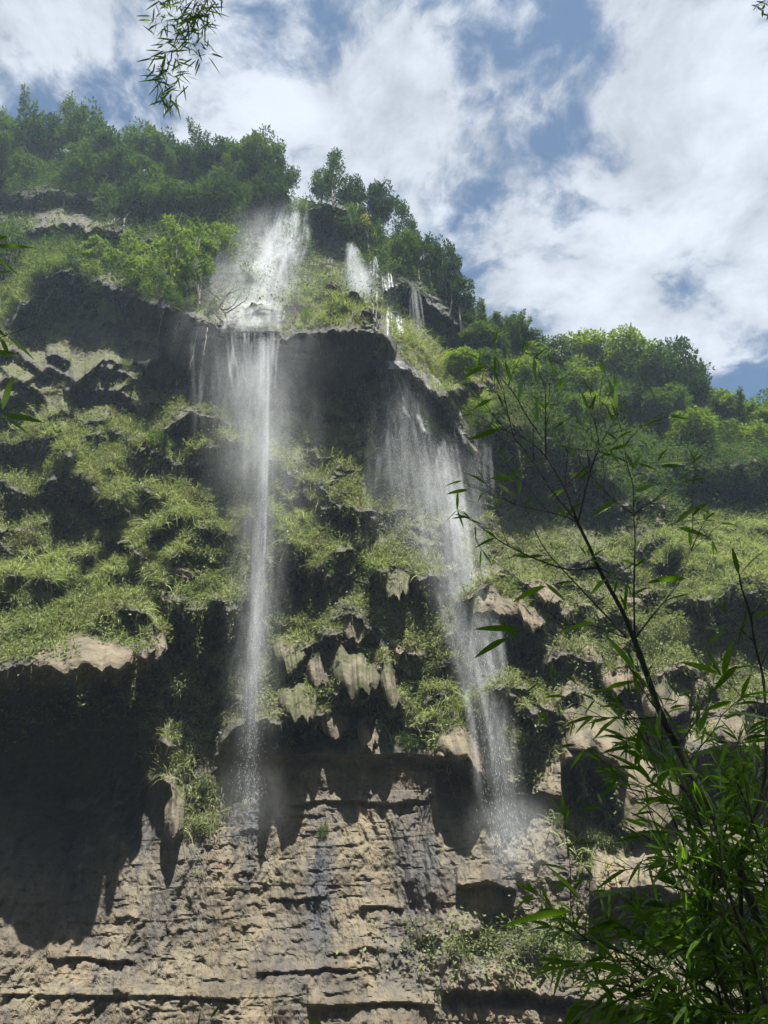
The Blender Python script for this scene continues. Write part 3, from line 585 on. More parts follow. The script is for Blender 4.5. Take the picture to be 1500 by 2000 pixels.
apron('pale pointed tufa tongue hanging to the lower right of the wide cream apron', [(985, 1150), (1015, 1140), (1062, 1190)], [(1005, 1205), (1040, 1235), (1068, 1215)], 2.2, M_TUFA, group=AG)
apron('brown tufa shelf behind the bamboo, above the pointed pale tongue', [(1000, 1115), (1045, 1105), (1090, 1150)], [(1050, 1165), (1080, 1180), (1098, 1175)], 1.3, M_TUFA, group=AG)
apron('mossy hanging curtain, green and ragged, between the black recesses of the centre', [(640, 1255), (690, 1235), (750, 1270)], [(655, 1330), (700, 1368), (745, 1320)], 2.0, M_TUFAM, group=AG, jag=22)
apron('small brown tufa tongue just below left of the mossy curtain', [(625, 1385), (650, 1370), (685, 1390)], [(632, 1425), (655, 1440), (680, 1425)], 1.7, M_TUFA, group=AG)
apron('cream draped tufa sheet below the grassy slope, left of the right-hand plunge', [(840, 1440), (870, 1395), (905, 1400), (950, 1450)], [(860, 1470), (905, 1482), (925, 1497), (960, 1520)], 1.6, M_TUFA, group=AG)
apron('big smooth cream tufa shoulder above the deep black hollow right of the stream', [(1105, 1420), (1140, 1355), (1190, 1370), (1225, 1420)], [(1108, 1462), (1160, 1462), (1200, 1480), (1228, 1512)], 1.8, M_TUFA, group=AG)
apron('long cream tufa wall behind the bamboo culm, right of the black hollow', [(1205, 1440), (1240, 1400), (1290, 1430), (1330, 1500)], [(1215, 1600), (1250, 1625), (1290, 1620), (1325, 1590)], 1.2, M_TUFA, group=AG)
apron('narrow tan tufa tongue pointing down at the small dark cave right of the cream apron', [(1110, 1250), (1140, 1235), (1168, 1250)], [(1130, 1275), (1152, 1292), (1168, 1272)], 1.6, M_TUFA, group=AG)
apron('ribbed tufa block hanging on the lower wall above a long black shadow', [(322, 1545), (340, 1530), (362, 1545)], [(322, 1628), (340, 1634), (356, 1610)], 1.3, M_TUFA, jag=8, group=AG)
apron('grey brown tufa curtain below the ribbed hanging roots in the middle of the face', [(720, 1270), (745, 1250), (768, 1285)], [(752, 1360), (768, 1385), (778, 1370)], 1.2, M_TUFAM, group=AG)
apron('short straw-brown tufa lip at the end of the big left shelf', [(285, 1215), (305, 1200), (322, 1215)], [(290, 1280), (308, 1290), (325, 1262)], 1.1, M_TUFA, group=AG, jag=9)

for top_, bot_, p_, m_, lb_ in [([(530, 1245), (565, 1225), (600, 1245)], [(540, 1290), (570, 1310), (600, 1280)], 1.3, M_TUFAM, 'ragged brown tufa drape left of the mossy curtain, just under the grass'), ([(590, 1275), (625, 1255), (650, 1275)], [(600, 1330), (628, 1345), (648, 1320)], 1.4, M_TUFA, 'knobbly tan tufa drape touching the left side of the mossy curtain'),
      ([(540, 1340), (580, 1320), (620, 1345)], [(552, 1390), (590, 1412), (618, 1385)], 1.6, M_TUFAM, 'low brown tufa drape nearest the tall stream, above the long overhang'), ([(655, 1195), (690, 1180), (730, 1200)], [(665, 1235), (695, 1255), (728, 1230)], 1.0, M_TUFA, 'ribbed tan tufa drape directly above the mossy curtain'),
      ([(695, 1385), (720, 1370), (745, 1390)], [(700, 1440), (722, 1462), (742, 1440)], 1.0, M_TUFA, 'narrow pinkish tufa drape right of the small brown tongue'), ([(1170, 1290), (1210, 1270), (1250, 1300)], [(1178, 1340), (1215, 1352), (1248, 1335)], 1.3, M_TUFA, 'rounded tan tufa drape immediately left of the culm below its big fork'),
      ([(1250, 1340), (1300, 1315), (1350, 1345)], [(1262, 1395), (1310, 1405), (1345, 1390)], 1.4, M_TUFA, 'wide cream tufa drape just right of the thick culm'), ([(1380, 1390), (1430, 1372), (1490, 1395)], [(1390, 1440), (1440, 1452), (1490, 1445)], 1.6, M_TUFA, 'grey tufa drape at the right edge above the deep shadow'),
      ([(745, 1120), (775, 1105), (800, 1120)], [(750, 1150), (775, 1165), (798, 1150)], 1.0, M_TUFAM, 'small mossy tufa drape below the wide grassy step, left of the right-hand plunge'), ([(40, 1250), (150, 1225), (270, 1250)], [(60, 1300), (150, 1312), (255, 1290)], 1.0, M_TUFA, 'broad straw-brown tufa brow over the great shadow on the left')]:
    apron(lb_, top_, bot_, p_, m_, group=AG, jag=18)
def ico_points(n=2):
    import bmesh
    bm = bmesh.new(); bmesh.ops.create_icosphere(bm, subdivisions=n, radius=1.0)
    V = np.array([v.co[:] for v in bm.verts]); Q = np.array([[v.index for v in f.verts] for f in bm.faces]); bm.free(); return V, Q
IV, IQ = ico_points(4)
def rock_obj(label, u, v, w_, h_, dep=1.0, tanv=.9, mossv=.3, group='rock outcrops on the face'):
    y, p0 = depth_at(u, v); sc_ = y / F * 1.15
    V = IV * np.array([w_ * sc_ / 2, dep, h_ * sc_ / 2]); s0 = np.array([u * .37, v * .21, 0])
    V = V * (1 + .28 * fbm(IV + s0, 1.3, 3, 3)[:, None] - .12 * ridg(IV + s0, 2.4, 3, 8)[:, None])
    V = V + (P(u, v, y) + np.array([0, dep * .15, 0]))
    ms = np.clip(mossv * (IV[:, 2] + .5), 0, 1)
    return tag(mesh('rock_outcrop', V, IQ, M_ROCK, attrs=dict(tan=np.full(len(V), tanv), stain=V[:, 0] * 0, moss=ms)), label, 'rock', group)
rock_obj('brown rounded boulder wedged beside the bamboo culm, above its lowest fork', 1225, 1187, 62, 34, .9)
rock_obj('pinkish brown boulder sitting in the dark between two leafy shelves near the right edge', 1352, 1348, 60, 36, 1.0)
rock_obj('flat pale rock cap on the grassy rib, under the bamboo twigs', 1345, 1080, 60, 20, .9)
rock_obj('small bright rock on the crest of the rib in front of the dark hollow', 1315, 1003, 46, 20, .9)
rock_obj('brown rock lump above the cream tufa wall, half hidden by the bamboo', 1195, 1335, 52, 50, .8)
rock_obj('smooth grey rock slab below the boulder at the right edge', 1400, 1408, 110, 34, 1.1, .5)
rock_obj('brown thatch-like rock shelf below the tall stream, beside bright grass', 548, 1085, 56, 24, .9, 1, .1)
rock_obj('rusty brown rock under the leafy creeper in the left middle', 345, 1132, 72, 34, 1.0, 1, .1)
rock_obj('pinkish square of bare rock wall beside the dark wet hollow', 768, 1232, 50, 70, .45, .95, 0)
rock_obj('bright broken rock scar high between the bushes left of the tall stream', 360, 845, 30, 42, .5, 1, 0)
rock_obj('mossy boulder in spray at the foot of the top cascade', 505, 622, 90, 60, 1.4, .3, .9)
rock_obj('dark rounded boulder on the mossy slope above the long lip, nearest the lip', 725, 625, 56, 34, 1.1, .1, .8)
rock_obj('dark moss-capped boulder on the slope, upper of the pair', 690, 592, 50, 34, 1.1, .1, .9)
rock_obj('small dark boulder where the mossy slope meets the black summit block', 650, 570, 44, 30, 1.0, .1, .9)
rock_obj('overhanging black rock nose at the right end of the long lip', 757, 683, 44, 34, 1.1, .05, .6)

# ------------------------------------------------------------------ trees
def limb(g, a, b, r0, r1, bend=.12, k=5, n=5):
    a = np.array(a, float); b = np.array(b, float); L = np.linalg.norm(b - a); t = np.linspace(0, 1, n)[:, None]
    off = rng.normal(size=3) * L * bend; p = a + (b - a) * t + off * np.sin(np.pi * t) ; g.tube(p, np.linspace(r0, r1, n), k); return p
def proto(kind, seed):
    global rng
    keep = rng; rng = np.random.default_rng(seed); w_ = Geo(); C = []; DR = []
    if kind == 'round':
        H = 6.0; n = 60; limb(w_, (0, 0, -.6), (rng.normal() * .3, rng.normal() * .3, H * .5), .14, .07)
        for i in range(n):
            d = unit(rng.normal(size=3)) * np.array([2.0, 2.0, 1.7]) * rng.uniform(.45, 1.05); c = np.array([0, 0, H * .62]) + d
            if i % 3 == 0: limb(w_, (0, 0, H * rng.uniform(.2, .45)), c, .05, .012)
            r = rng.uniform(.4, .8); m = 70; q = rand_unit(m); q[:, 2] = q[:, 2] * .7 + .1
            C.append(c + q * r * rng.random((m, 1)) ** .45); DR.append(q + rng.normal(size=(m, 3)) * .5)
        L = (.2, .36); wd = .55
    elif kind == 'tall':
        H = 8.0; limb(w_, (0, 0, -.6), (0, 0, H * .9), .13, .03, .03)
        for i in range(48):
            z = H * (.15 + .85 * rng.random() ** .9); rr = 1.25 * (1 - (z / H) ** 1.6) + .2; a = rng.uniform(0, 6.28); c = np.array([math.cos(a) * rr * rng.uniform(.3, 1), math.sin(a) * rr * rng.uniform(.3, 1), z])
            if i % 2: limb(w_, (0, 0, z - .5), c, .03, .01)
            r = rng.uniform(.3, .55); m = 46; q = rand_unit(m); C.append(c + q * r * rng.random((m, 1)) ** .5); DR.append(q + np.array([0, 0, -.2]))
        L = (.15, .28); wd = .5
    elif kind == 'plume':
        H = 6.5
        for i in range(11):
            a = rng.uniform(0, 6.28); lean = rng.uniform(.6, 2.4); h = H * rng.uniform(.7, 1.08); t = np.linspace(0, 1, 9)[:, None]
            dirv = np.array([math.cos(a), math.sin(a), 0]); p = dirv * (.3 + lean * t ** 2.2) + np.array([0, 0, 1]) * (h * t - h * .16 * t ** 4) + rng.normal(size=3) * .1
            w_.tube(p, np.linspace(.03, .006, 9), 4)
            for tt in np.linspace(.3, 1, 17):
                c = dirv * (.3 + lean * tt ** 2.2) + np.array([0, 0, 1]) * (h * tt - h * .16 * tt ** 4)
                m = 34; q = rand_unit(m); C.append(c + q * (.6 * (1.15 - tt * .7)) * rng.random((m, 1)) ** .5); DR.append(q * .8 + dirv * .4 + np.array([0, 0, -.35]))
        L = (.2, .38); wd = .34
    elif kind == 'sapling':
        H = 5.0
        for s_ in range(3):
            b = rng.normal(size=3) * .25; b[2] = -.4; top = np.array([rng.normal() * .8, rng.normal() * .5, H * rng.uniform(.75, 1)]); p = limb(w_, b, top, .055, .015, .08)
            for i in range(9):
                f = rng.uniform(.45, 1); c0 = p[min(4, int(f * 4))]; c = c0 + rng.normal(size=3) * np.array([.8, .6, .45]); limb(w_, c0, c, .018, .006)
                r = rng.uniform(.3, .5); m = 70; q = rand_unit(m); q[:, 2] *= .5; C.append(c + q * r * rng.random((m, 1)) ** .5); DR.append(q + np.array([0, 0, -.1]))
        L = (.18, .32); wd = .55
    elif kind == 'bush':
        H = 2.4
        for i in range(26):
            d = unit(rng.normal(size=3)) * np.array([1.1, .9, .8]) * rng.uniform(.4, 1); c = np.array([0, 0, .9]) + d
            if i % 3 == 0: limb(w_, (0, 0, -.3), c, .03, .008)
            r = rng.uniform(.25, .5); m = 44; q = rand_unit(m); C.append(c + q * r * rng.random((m, 1)) ** .5); DR.append(q)
        L = (.10, .2); wd = .5
    C = np.concatenate(C); DR = np.concatenate(DR); l = rng.uniform(*L, len(C))
    V, Q = leaves(C, DR, l, l * wd, nrm=unit(DR * .5 + np.array([0, 0, .8]) + rng.normal(size=DR.shape) * .5))
    rng = keep
    def md(name, V, Q, m):
        o = mesh(name, V, Q, m); d = o.data; bpy.data.objects.remove(o); return d
    return md(kind + '_crown', V, Q, M_LEAF), md(kind + '_trunk', np.concatenate(w_.v), np.concatenate(w_.q), M_BARK), H
PR = {k: [proto(k, 100 + 13 * i + len(k)) for i in range(n)] for k, n in (('round', 3), ('tall', 2), ('plume', 3), ('sapling', 3), ('bush', 3))}
tr = random.Random(11); ntree = 0
def tree(kind, u, vt, vb, wid, label, name='tree', cat='tree', group=None, m=None, back=0.0, leanx=0.0):
    """one tree rooted where photo pixel (u, vb) meets the slope and as tall as its top at vt needs"""
    global ntree; ntree += 1
    y, p0 = depth_at(u, vb); p0 = P(u, vb, y) + np.array([0, back, 0]); b = p0 - CAM
    kk = (1000 - vt) / F; h = (kk * (b @ FW) - b @ UP) / (UP[2] - kk * FW[2]); h = max(h, .5)
    cm, tm, H = PR[kind][ntree % len(PR[kind])]
    s = h / (H * (1.02 if kind != 'round' else 1.0)); base_w = {'round': 5.0, 'tall': 3.0, 'plume': 5.0, 'sapling': 3.4, 'bush': 3.0}[kind]
    ww = wid * (b @ FW) / F / base_w
    e = empty(name, p0); e.scale = (ww, ww, s); e.rotation_euler = (tr.uniform(-.08, .08), leanx + tr.uniform(-.08, .08), tr.uniform(0, 6.28))
    tag(e, label, cat, group)
    t_ = bpy.data.objects.new('trunk', tm); c_ = bpy.data.objects.new('crown', cm); COL.objects.link(t_); COL.objects.link(c_); t_.parent = e; c_.parent = e
    if m:
        c_.material_slots[0].link = 'OBJECT'; c_.material_slots[0].material = m
    return e
ORD = 'first second third fourth fifth sixth seventh eighth ninth tenth eleventh twelfth thirteenth fourteenth fifteenth sixteenth seventeenth eighteenth nineteenth twentieth'.split()
WL = 'trees of the wood along the left rim'
LW = 'dark leafy tree packed in the dense wood along the rim left of the top cascade'
rim = [('plume', 20, 215, 330, 120), ('round', 62, 235, 345, 105), ('tall', 92, 198, 330, 60), ('round', 135, 225, 345, 105), ('round', 180, 262, 360, 110), ('plume', 232, 252, 350, 100), ('round', 262, 252, 350, 95), ('round', 300, 255, 355, 100),
       ('plume', 335, 262, 360, 100), ('plume', 380, 262, 368, 95), ('round', 425, 285, 372, 100), ('round', 470, 286, 375, 100), ('round', 515, 276, 378, 95), ('round', 552, 318, 385, 70), ('round', -40, 225, 335, 120)]
RL = ['feathery bamboo clump at the left edge of the rim wood, against white cloud', None, 'slim tree poking highest above the left rim wood, near the left edge', 'rounded crown just right of the slim highest tree on the left rim', None,
      'feathery bamboo clump on the rim right of the dip in the left wood', None, 'feathery bamboo clump on the skyline below the hanging bamboo spray', None, 'single arching plume rising from the middle of the rim wood skyline', None, None,
      'round dark tree closing the rim wood just left of the top cascade', 'small ragged tree leaning over the head of the top cascade', None]
for i, (k_, u, vt, vb, wd) in enumerate(rim): tree(k_, u, vt, vb, wd, RL[i] or 'dark leafy crown, %s from the left along the skyline of the left rim wood' % ORD[i + 1 if i < 14 else 0], group=WL, m=M_LEAFD if i % 3 == 1 else None)
for i in range(13):
    u = -60 + i * 47 + tr.uniform(-10, 10); tree(tr.choice(['round', 'round', 'plume']), u, 285 + tr.uniform(-18, 30) + .06 * u, 395 + tr.uniform(-10, 15), tr.uniform(85, 115), 'leafy crown, %s from the left in the middle rank of the left rim wood' % ORD[i], group=WL, m=M_LEAFD if i % 3 == 0 else M_LEAF)
for i in range(8):
    u = 215 + i * 44 + tr.uniform(-10, 10); tree('round', u, 350 + tr.uniform(-10, 18), 450 + tr.uniform(-12, 14), tr.uniform(80, 105), 'leafy tree, %s from the left in the lowest rank beside the brown scar' % ORD[i], group=WL, m=M_LEAFD if i % 2 else M_LEAF)
# centre rim
cwn = 0
CG = 'trees on the steep rim right of the top cascade'
CW = 'leafy tree in the dense wood stepping down the rim right of the top cascade'
for k_, u, vt, vb, wd, lb, m_ in [('tall', 652, 284, 400, 62, 'tall pointed tree standing alone against the cloud right of the top cascade', M_LEAFD), ('round', 625, 335, 405, 60, 'small tree at the left foot of the tall pointed tree', None), ('round', 690, 345, 420, 70, 'round tree just right of the tall pointed tree', M_LEAFD),
      ('round', 752, 360, 470, 80, 'dark round-headed tree on the skyline above the second stream', M_LEAFD), ('round', 722, 400, 500, 70, CW, None), ('tall', 788, 400, 500, 60, CW, M_LEAFD), ('tall', 818, 418, 540, 50, 'thin-topped tree with a small spire on the falling skyline', M_LEAFD),
      ('round', 790, 455, 560, 80, CW, None), ('round', 845, 465, 575, 80, CW, M_LEAFD), ('round', 875, 480, 610, 70, 'dark round tree at the shoulder of the falling skyline', M_LEAFD), ('round', 800, 500, 585, 80, 'light green round bush-like tree leaning over the thin right-hand trickle', M_LEAFB), ('round', 850, 540, 625, 80, CW, M_LEAF),
      ('round', 900, 540, 640, 80, CW, M_LEAFD), ('round', 915, 595, 670, 80, CW, None), ('round', 870, 580, 660, 80, CW, M_LEAFD), ('round', 905, 620, 690, 80, CW, None), ('round', 940, 640, 710, 90, CW, M_LEAF), ('round', 975, 650, 720, 90, CW, None), ('round', 1035, 655, 720, 90, CW, None), ('round', 1000, 625, 700, 80, CW, M_LEAFD), ('plume', 950, 590, 680, 90, CW, None), ('round', 870, 600, 670, 70, CW, M_LEAF), ('plume', 985, 615, 700, 90, 'feathery tree where the falling rim meets the wooded hill', None), ('plume', 1015, 628, 705, 90, CW, None)]:
    if lb == CW: cwn += 1; lb = 'leafy tree, %s one down the wooded rim from the second stream towards the hill' % ORD[cwn - 1]
    tree(k_, u, vt, vb, wd, lb, group=CG, m=m_)
tree('sapling', 715, 430, 490, 50, 'small tree with yellow flowers beside the second stream', name='flowering_tree', m=M_YEL)
# hill
HG = 'trees covering the hill behind the bamboo'
def HL(i):
    if i < 12: return 'mid green tree, %s along the hill skyline counted from the rim' % ORD[i]
    if i < 18: return 'rounded tree, %s in the rank just below the hill skyline, behind the bamboo' % ORD[i - 12]
    if i < 19: return 'bushy tree low on the hill beside the bright shoulder above the black wall'
    return 'leafy tree, %s of those on the hill flank under the skyline trees, from the left' % ORD[{27: 0, 28: 1, 19: 2, 23: 3, 20: 4, 24: 5, 21: 6, 25: 7, 22: 8, 26: 9}[i]]
HW = 'mid green tree in the unbroken wood on the hill behind the bamboo'
for i, (k_, u, vt, vb, wd) in enumerate([('round', 1050, 680, 735, 90), ('round', 1090, 666, 745, 100), ('round', 1150, 652, 740, 110), ('plume', 1195, 655, 740, 100), ('round', 1240, 652, 760, 120), ('round', 1290, 675, 780, 120), ('round', 1352, 662, 830, 120), ('round', 1385, 700, 840, 80),
      ('round', 1425, 768, 860, 90), ('plume', 1465, 762, 870, 90), ('round', 1500, 780, 880, 100), ('round', 1560, 760, 880, 120), ('round', 1020, 700, 780, 100), ('round', 1080, 715, 800, 100), ('round', 1140, 705, 805, 110), ('round', 1200, 715, 800, 110), ('round', 1260, 730, 810, 100),
      ('round', 960, 690, 770, 90), ('round', 900, 690, 750, 90), ('round', 1320, 760, 850, 110), ('round', 1380, 800, 900, 110), ('round', 1440, 820, 930, 110), ('round', 1500, 830, 940, 120), ('round', 1345, 850, 930, 90), ('round', 1410, 870, 960, 100), ('round', 1480, 890, 980, 110), ('plume', 1560, 880, 980, 120), ('round', 1110, 770, 840, 90), ('round', 1170, 775, 850, 90)]):
    lb = {6: 'tall airy tree with sky showing through, standing on the hill crest before it drops right', 4: 'broad domed tree at the highest point of the hill', 9: 'wispy plumed tree sticking up near the right edge of the hill', 0: 'low tree where the hill skyline begins beside the rim'}.get(i, HL(i))
    tree(k_, u, vt, vb, wd, lb, group=HG, m=M_LEAFD if i in (6, 7) else (M_LEAF if i % 2 else M_LEAFB))
# saplings and bushes on the left shelf above the grotto
SG = 'saplings along the left shelf'
for k_, u, vt, vb, wd, lb, m_ in [('bush', 118, 478, 560, 90, 'leafy bush at the left end of the sapling shelf', M_LEAFB), ('sapling', 165, 465, 560, 80, 'sapling second from the left on the shelf over the black grotto', M_LEAFB), ('sapling', 205, 460, 575, 80, 'bright sapling in the left half of the shelf', M_LEAFB),
      ('sapling', 250, 462, 610, 90, 'dark-stemmed spreading sapling in the middle of the shelf', M_LEAFB), ('sapling', 290, 478, 600, 80, 'sapling right of the dark-stemmed one, leaning over the grotto', M_LEAFB), ('bush', 320, 520, 600, 70, 'low bush hanging off the right end of the sapling row', M_LEAF),
      ('sapling', 350, 418, 600, 90, 'tall light green sapling left of the top cascade\'s spray', M_LEAFB), ('sapling', 395, 425, 600, 90, 'tall sapling with bare lower stems beside the spray', M_LEAFB), ('sapling', 440, 440, 545, 70, 'small sapling nearest the top cascade', M_LEAFB),
      ('bush', 215, 575, 640, 60, 'yellow green bush hanging under the shelf, over the black rock', M_LEAFB), ('bush', 235, 600, 650, 40, 'smallest yellow green bush below the middle of the shelf', M_LEAFB), ('bush', 40, 575, 625, 50, 'bright bush at the upper edge of the black grotto, near the left edge', M_LEAFB), ('bush', 30, 430, 520, 100, 'pale bush on the left edge below the rim wood', M_LEAF), ('bush', 160, 500, 575, 80, 'dense low bush filling the front of the shelf', M_LEAFB)]:
    tree(k_, u, vt, vb, wd, lb, group=SG, m=m_, back=-1.2, name='sapling' if k_ == 'sapling' else 'bush', cat='sapling' if k_ == 'sapling' else 'bush')
for i, (u, vb, wd) in enumerate([(75, 575, 60), (105, 556, 55), (140, 552, 60), (178, 566, 60), (262, 592, 55), (296, 604, 60), (335, 618, 50), (372, 628, 45), (410, 636, 40), (600, 652, 36), (655, 645, 34)]):
    tree('bush', u, vb - 66, vb - 20, wd * 1.15, 'leafy bush spilling over the black wall, %s from the left along its upper edge' % ORD[i], group='bushes spilling over the upper edge of the black wall', m=M_LEAFB if i % 2 else M_LEAF, name='bush', cat='bush')
BG = 'bushes on the cliff face'
for u, vt, vb, wd, lb, m_ in [(205, 705, 745, 60, 'grey green bush on the black wall above the small grassy brow', M_CREEP), (290, 705, 745, 70, 'leafy bush on the black wall left of the tall stream', M_LEAF), (240, 690, 730, 40, 'small pale bush between the two larger ones on the black wall', M_CREEP), (410, 810, 850, 60, 'bush right of the bright rock scar', M_DRY), (310, 830, 880, 90, 'dull green bush left of the bright rock scar', M_LEAF),
      (270, 870, 920, 80, 'brown green bush above the deep square hole', M_DRY), (430, 860, 920, 90, 'olive bush left of the tall stream', M_DRY), (560, 890, 950, 80, 'bush right of the tall stream, above bright grass', M_CREEP), (680, 780, 812, 60, 'dark bush on the black grotto wall', M_LEAFD), (620, 915, 965, 60, 'pale bush on top of the mossy outcrop', M_CREEP),
      (470, 930, 985, 90, 'olive bush just left of the tall stream in the middle of the face', M_CREEP), (60, 940, 1010, 90, 'ragged bush left of the deep square hole', M_DRY), (40, 1010, 1080, 90, 'drooping grey bush at the left edge, over the long grass', M_DRY), (160, 1090, 1140, 50, 'pale spiky bush above the long grass', M_CREEP),
      (420, 1060, 1110, 110, 'leafy bush in the middle of the left slope', M_CREEP), (350, 1050, 1100, 90, 'dense low bush on the left slope', M_CREEP), (560, 1200, 1240, 60, 'small bush right of the lower dark hollow', M_DRY), (360, 1320, 1400, 60, 'bush of drooping leaves on the dark lower wall', M_CREEP),
      (1000, 780, 850, 80, 'bright green bush on the shoulder above the long black wall', M_LEAFB), (1060, 790, 855, 80, 'bright green bush over the middle of the long black wall', M_LEAFB), (940, 760, 830, 80, 'yellow green bush at the left end of the long black wall', M_LEAFB), (900, 720, 770, 60, 'low bright bush beside the wet rocky slope', M_LEAFB),
      (1130, 850, 905, 70, 'olive bush hanging over the right part of the black wall', M_CREEP), (1200, 830, 880, 80, 'bush below the dark hollow in the hill', M_LEAF), (1320, 1180, 1260, 110, 'big leafy cushion hanging on the rib right of the culm', M_CREEP), (1270, 1210, 1290, 90, 'leafy cushion left of the big one on the rib', M_CREEP), (1290, 1140, 1190, 70, 'greyish bush above the leafy cushions', M_CREEP),
      (1330, 1040, 1080, 60, 'small tree-like bush on the pale rock cap', M_CREEP), (1000, 1400, 1470, 90, 'bush of pale leaves beside the lower end of the right-hand stream', M_CREEP), (1050, 1510, 1580, 60, 'silvery bush under the overhang right of the stream', M_CREEP), (1100, 1570, 1620, 50, 'small silvery bush in front of the black hollow', M_CREEP),
      (800, 1410, 1470, 60, 'dark leafy bush under the central grassy slope', M_LEAFD), (900, 1800, 1880, 90, 'leafy bush at the left end of the creeper band on the lower wall', M_CREEP), (960, 1790, 1860, 100, 'bright leafy bush in the creeper band on the lower wall', M_CREEP), (1040, 1800, 1870, 100, 'leafy bush in the middle of the creeper band', M_CREEP), (1120, 1820, 1890, 90, 'leafy bush at the right of the creeper band, behind bamboo leaves', M_CREEP),
      (632, 1590, 1640, 34, 'small green plant rooted in a crack of the bare lower wall', M_LEAF), (400, 1480, 1570, 90, 'grassy bush on the block above the long shadow', M_CREEP), (380, 1570, 1640, 80, 'drooping bush on the lower wall right of the ribbed block', M_CREEP), (1380, 1000, 1040, 70, 'leafy bush on the far shelf near the right edge', M_CREEP), (1180, 1600, 1660, 70, 'thin bush in front of the right overhang', M_CREEP),
      (330, 1410, 1470, 50, 'tuft-like bush on top of the small jutting block', M_CREEP)]:
    tree('bush', u, vt, vb, wd, lb, group=BG, m=m_, name='bush', cat='bush')

# dead trees
def dead(label, u, vb, lines, r=.06, name='dead_tree', m=None):
    y, p0 = depth_at(u, vb); y -= .5; e = empty(name, P(u, vb, y)); tag(e, label, 'dead tree'); g = Geo(); b0 = np.array(P(u, vb, y))
    for j, ln in enumerate(lines):
        ln = np.array(ln, float); yy = y + np.linspace(0, tr.uniform(-.8, .8), len(ln)); pts = P(ln[:, 0], ln[:, 1], yy) - b0
        t = np.linspace(0, 1, 3 * len(ln)); tt = np.linspace(0, 1, len(ln)); pp = np.stack([np.interp(t, tt, pts[:, i]) for i in range(3)], 1) + rng.normal(size=(len(t), 3)) * .03
        g.tube(pp, np.linspace(r if j == 0 else r * .65, r * .25, len(t)), 5)
    g.build('branch', m or M_DEAD, e)
dead('bare dead tree leaning over the head of the main plunge', 448, 640, [[(452, 642), (440, 615), (430, 600), (428, 570), (415, 545), (418, 530)], [(440, 612), (462, 598), (478, 588), (484, 580)], [(430, 600), (445, 575), (468, 565)], [(434, 600), (441, 560), (436, 530)], [(428, 585), (400, 560), (385, 530)], [(450, 640), (415, 610), (395, 575), (380, 550)], [(441, 578), (455, 560), (462, 545)], [(445, 640), (425, 620), (410, 580), (418, 555)], [(436, 606), (452, 600), (470, 575)]], .07)
dead('black stubby dead trunk by the foot of the second stream', 735, 648, [[(738, 650), (731, 625), (728, 600), (722, 582)], [(733, 630), (737, 600), (735, 580)], [(738, 640), (745, 615), (744, 598)], [(731, 620), (724, 606), (718, 600)]], .09)
dead('pair of thin dead sticks on the mossy boulder', 682, 628, [[(684, 630), (690, 608), (694, 590)], [(686, 628), (697, 605)]], .05)
dead('thin dead shrub growing from the wet slope right of the black nose', 778, 722, [[(780, 722), (774, 700), (775, 680)], [(778, 715), (785, 695)], [(778, 718), (765, 706), (758, 702)], [(782, 720), (795, 705)]], .045)
dead('bare twiggy shrub on the skyline between rim wood and tall pointed tree', 572, 380, [[(572, 382), (575, 340), (572, 290)], [(574, 345), (585, 320)], [(575, 360), (600, 345)], [(573, 360), (560, 330)]], .03)
dead('pale dead twigs over the brown scar', 150, 395, [[(150, 400), (165, 380), (172, 360)], [(163, 385), (150, 368)], [(165, 382), (178, 372)]], .04, m=M_ROOT)
RGG = 'pale roots hanging down the black wall'
for i, (a, b, lb) in enumerate([((115, 545), (75, 612), 'longest pale root slanting down the left of the black wall'), ((275, 545), (252, 596), 'pale root slanting under the middle of the sapling shelf'), ((322, 590), (308, 660), 'knotted pale root at the right end of the shelf'), ((350, 620), (339, 668), 'short straight pale root right of the knotted one'),
         ((388, 640), (370, 722), 'long pale root hanging nearest the main plunge'), ((405, 640), (398, 695), 'thin pale root right of the longest straight one'), ((145, 540), (138, 556), 'tiny pale root near the left end of the shelf')]):
    y, _ = depth_at(a[0], a[1] - 8); y -= .15; g = Geo(); t = np.linspace(0, 1, 14); uu = a[0] + (b[0] - a[0]) * t + rng.normal(size=14) * 1.2; vv = a[1] + (b[1] - a[1]) * t
    g.tube(P(uu, vv, y + t * .2), np.linspace(.035, .012, 14), 4)
    tag(g.build('hanging_root', M_ROOT), lb, 'root', RGG)

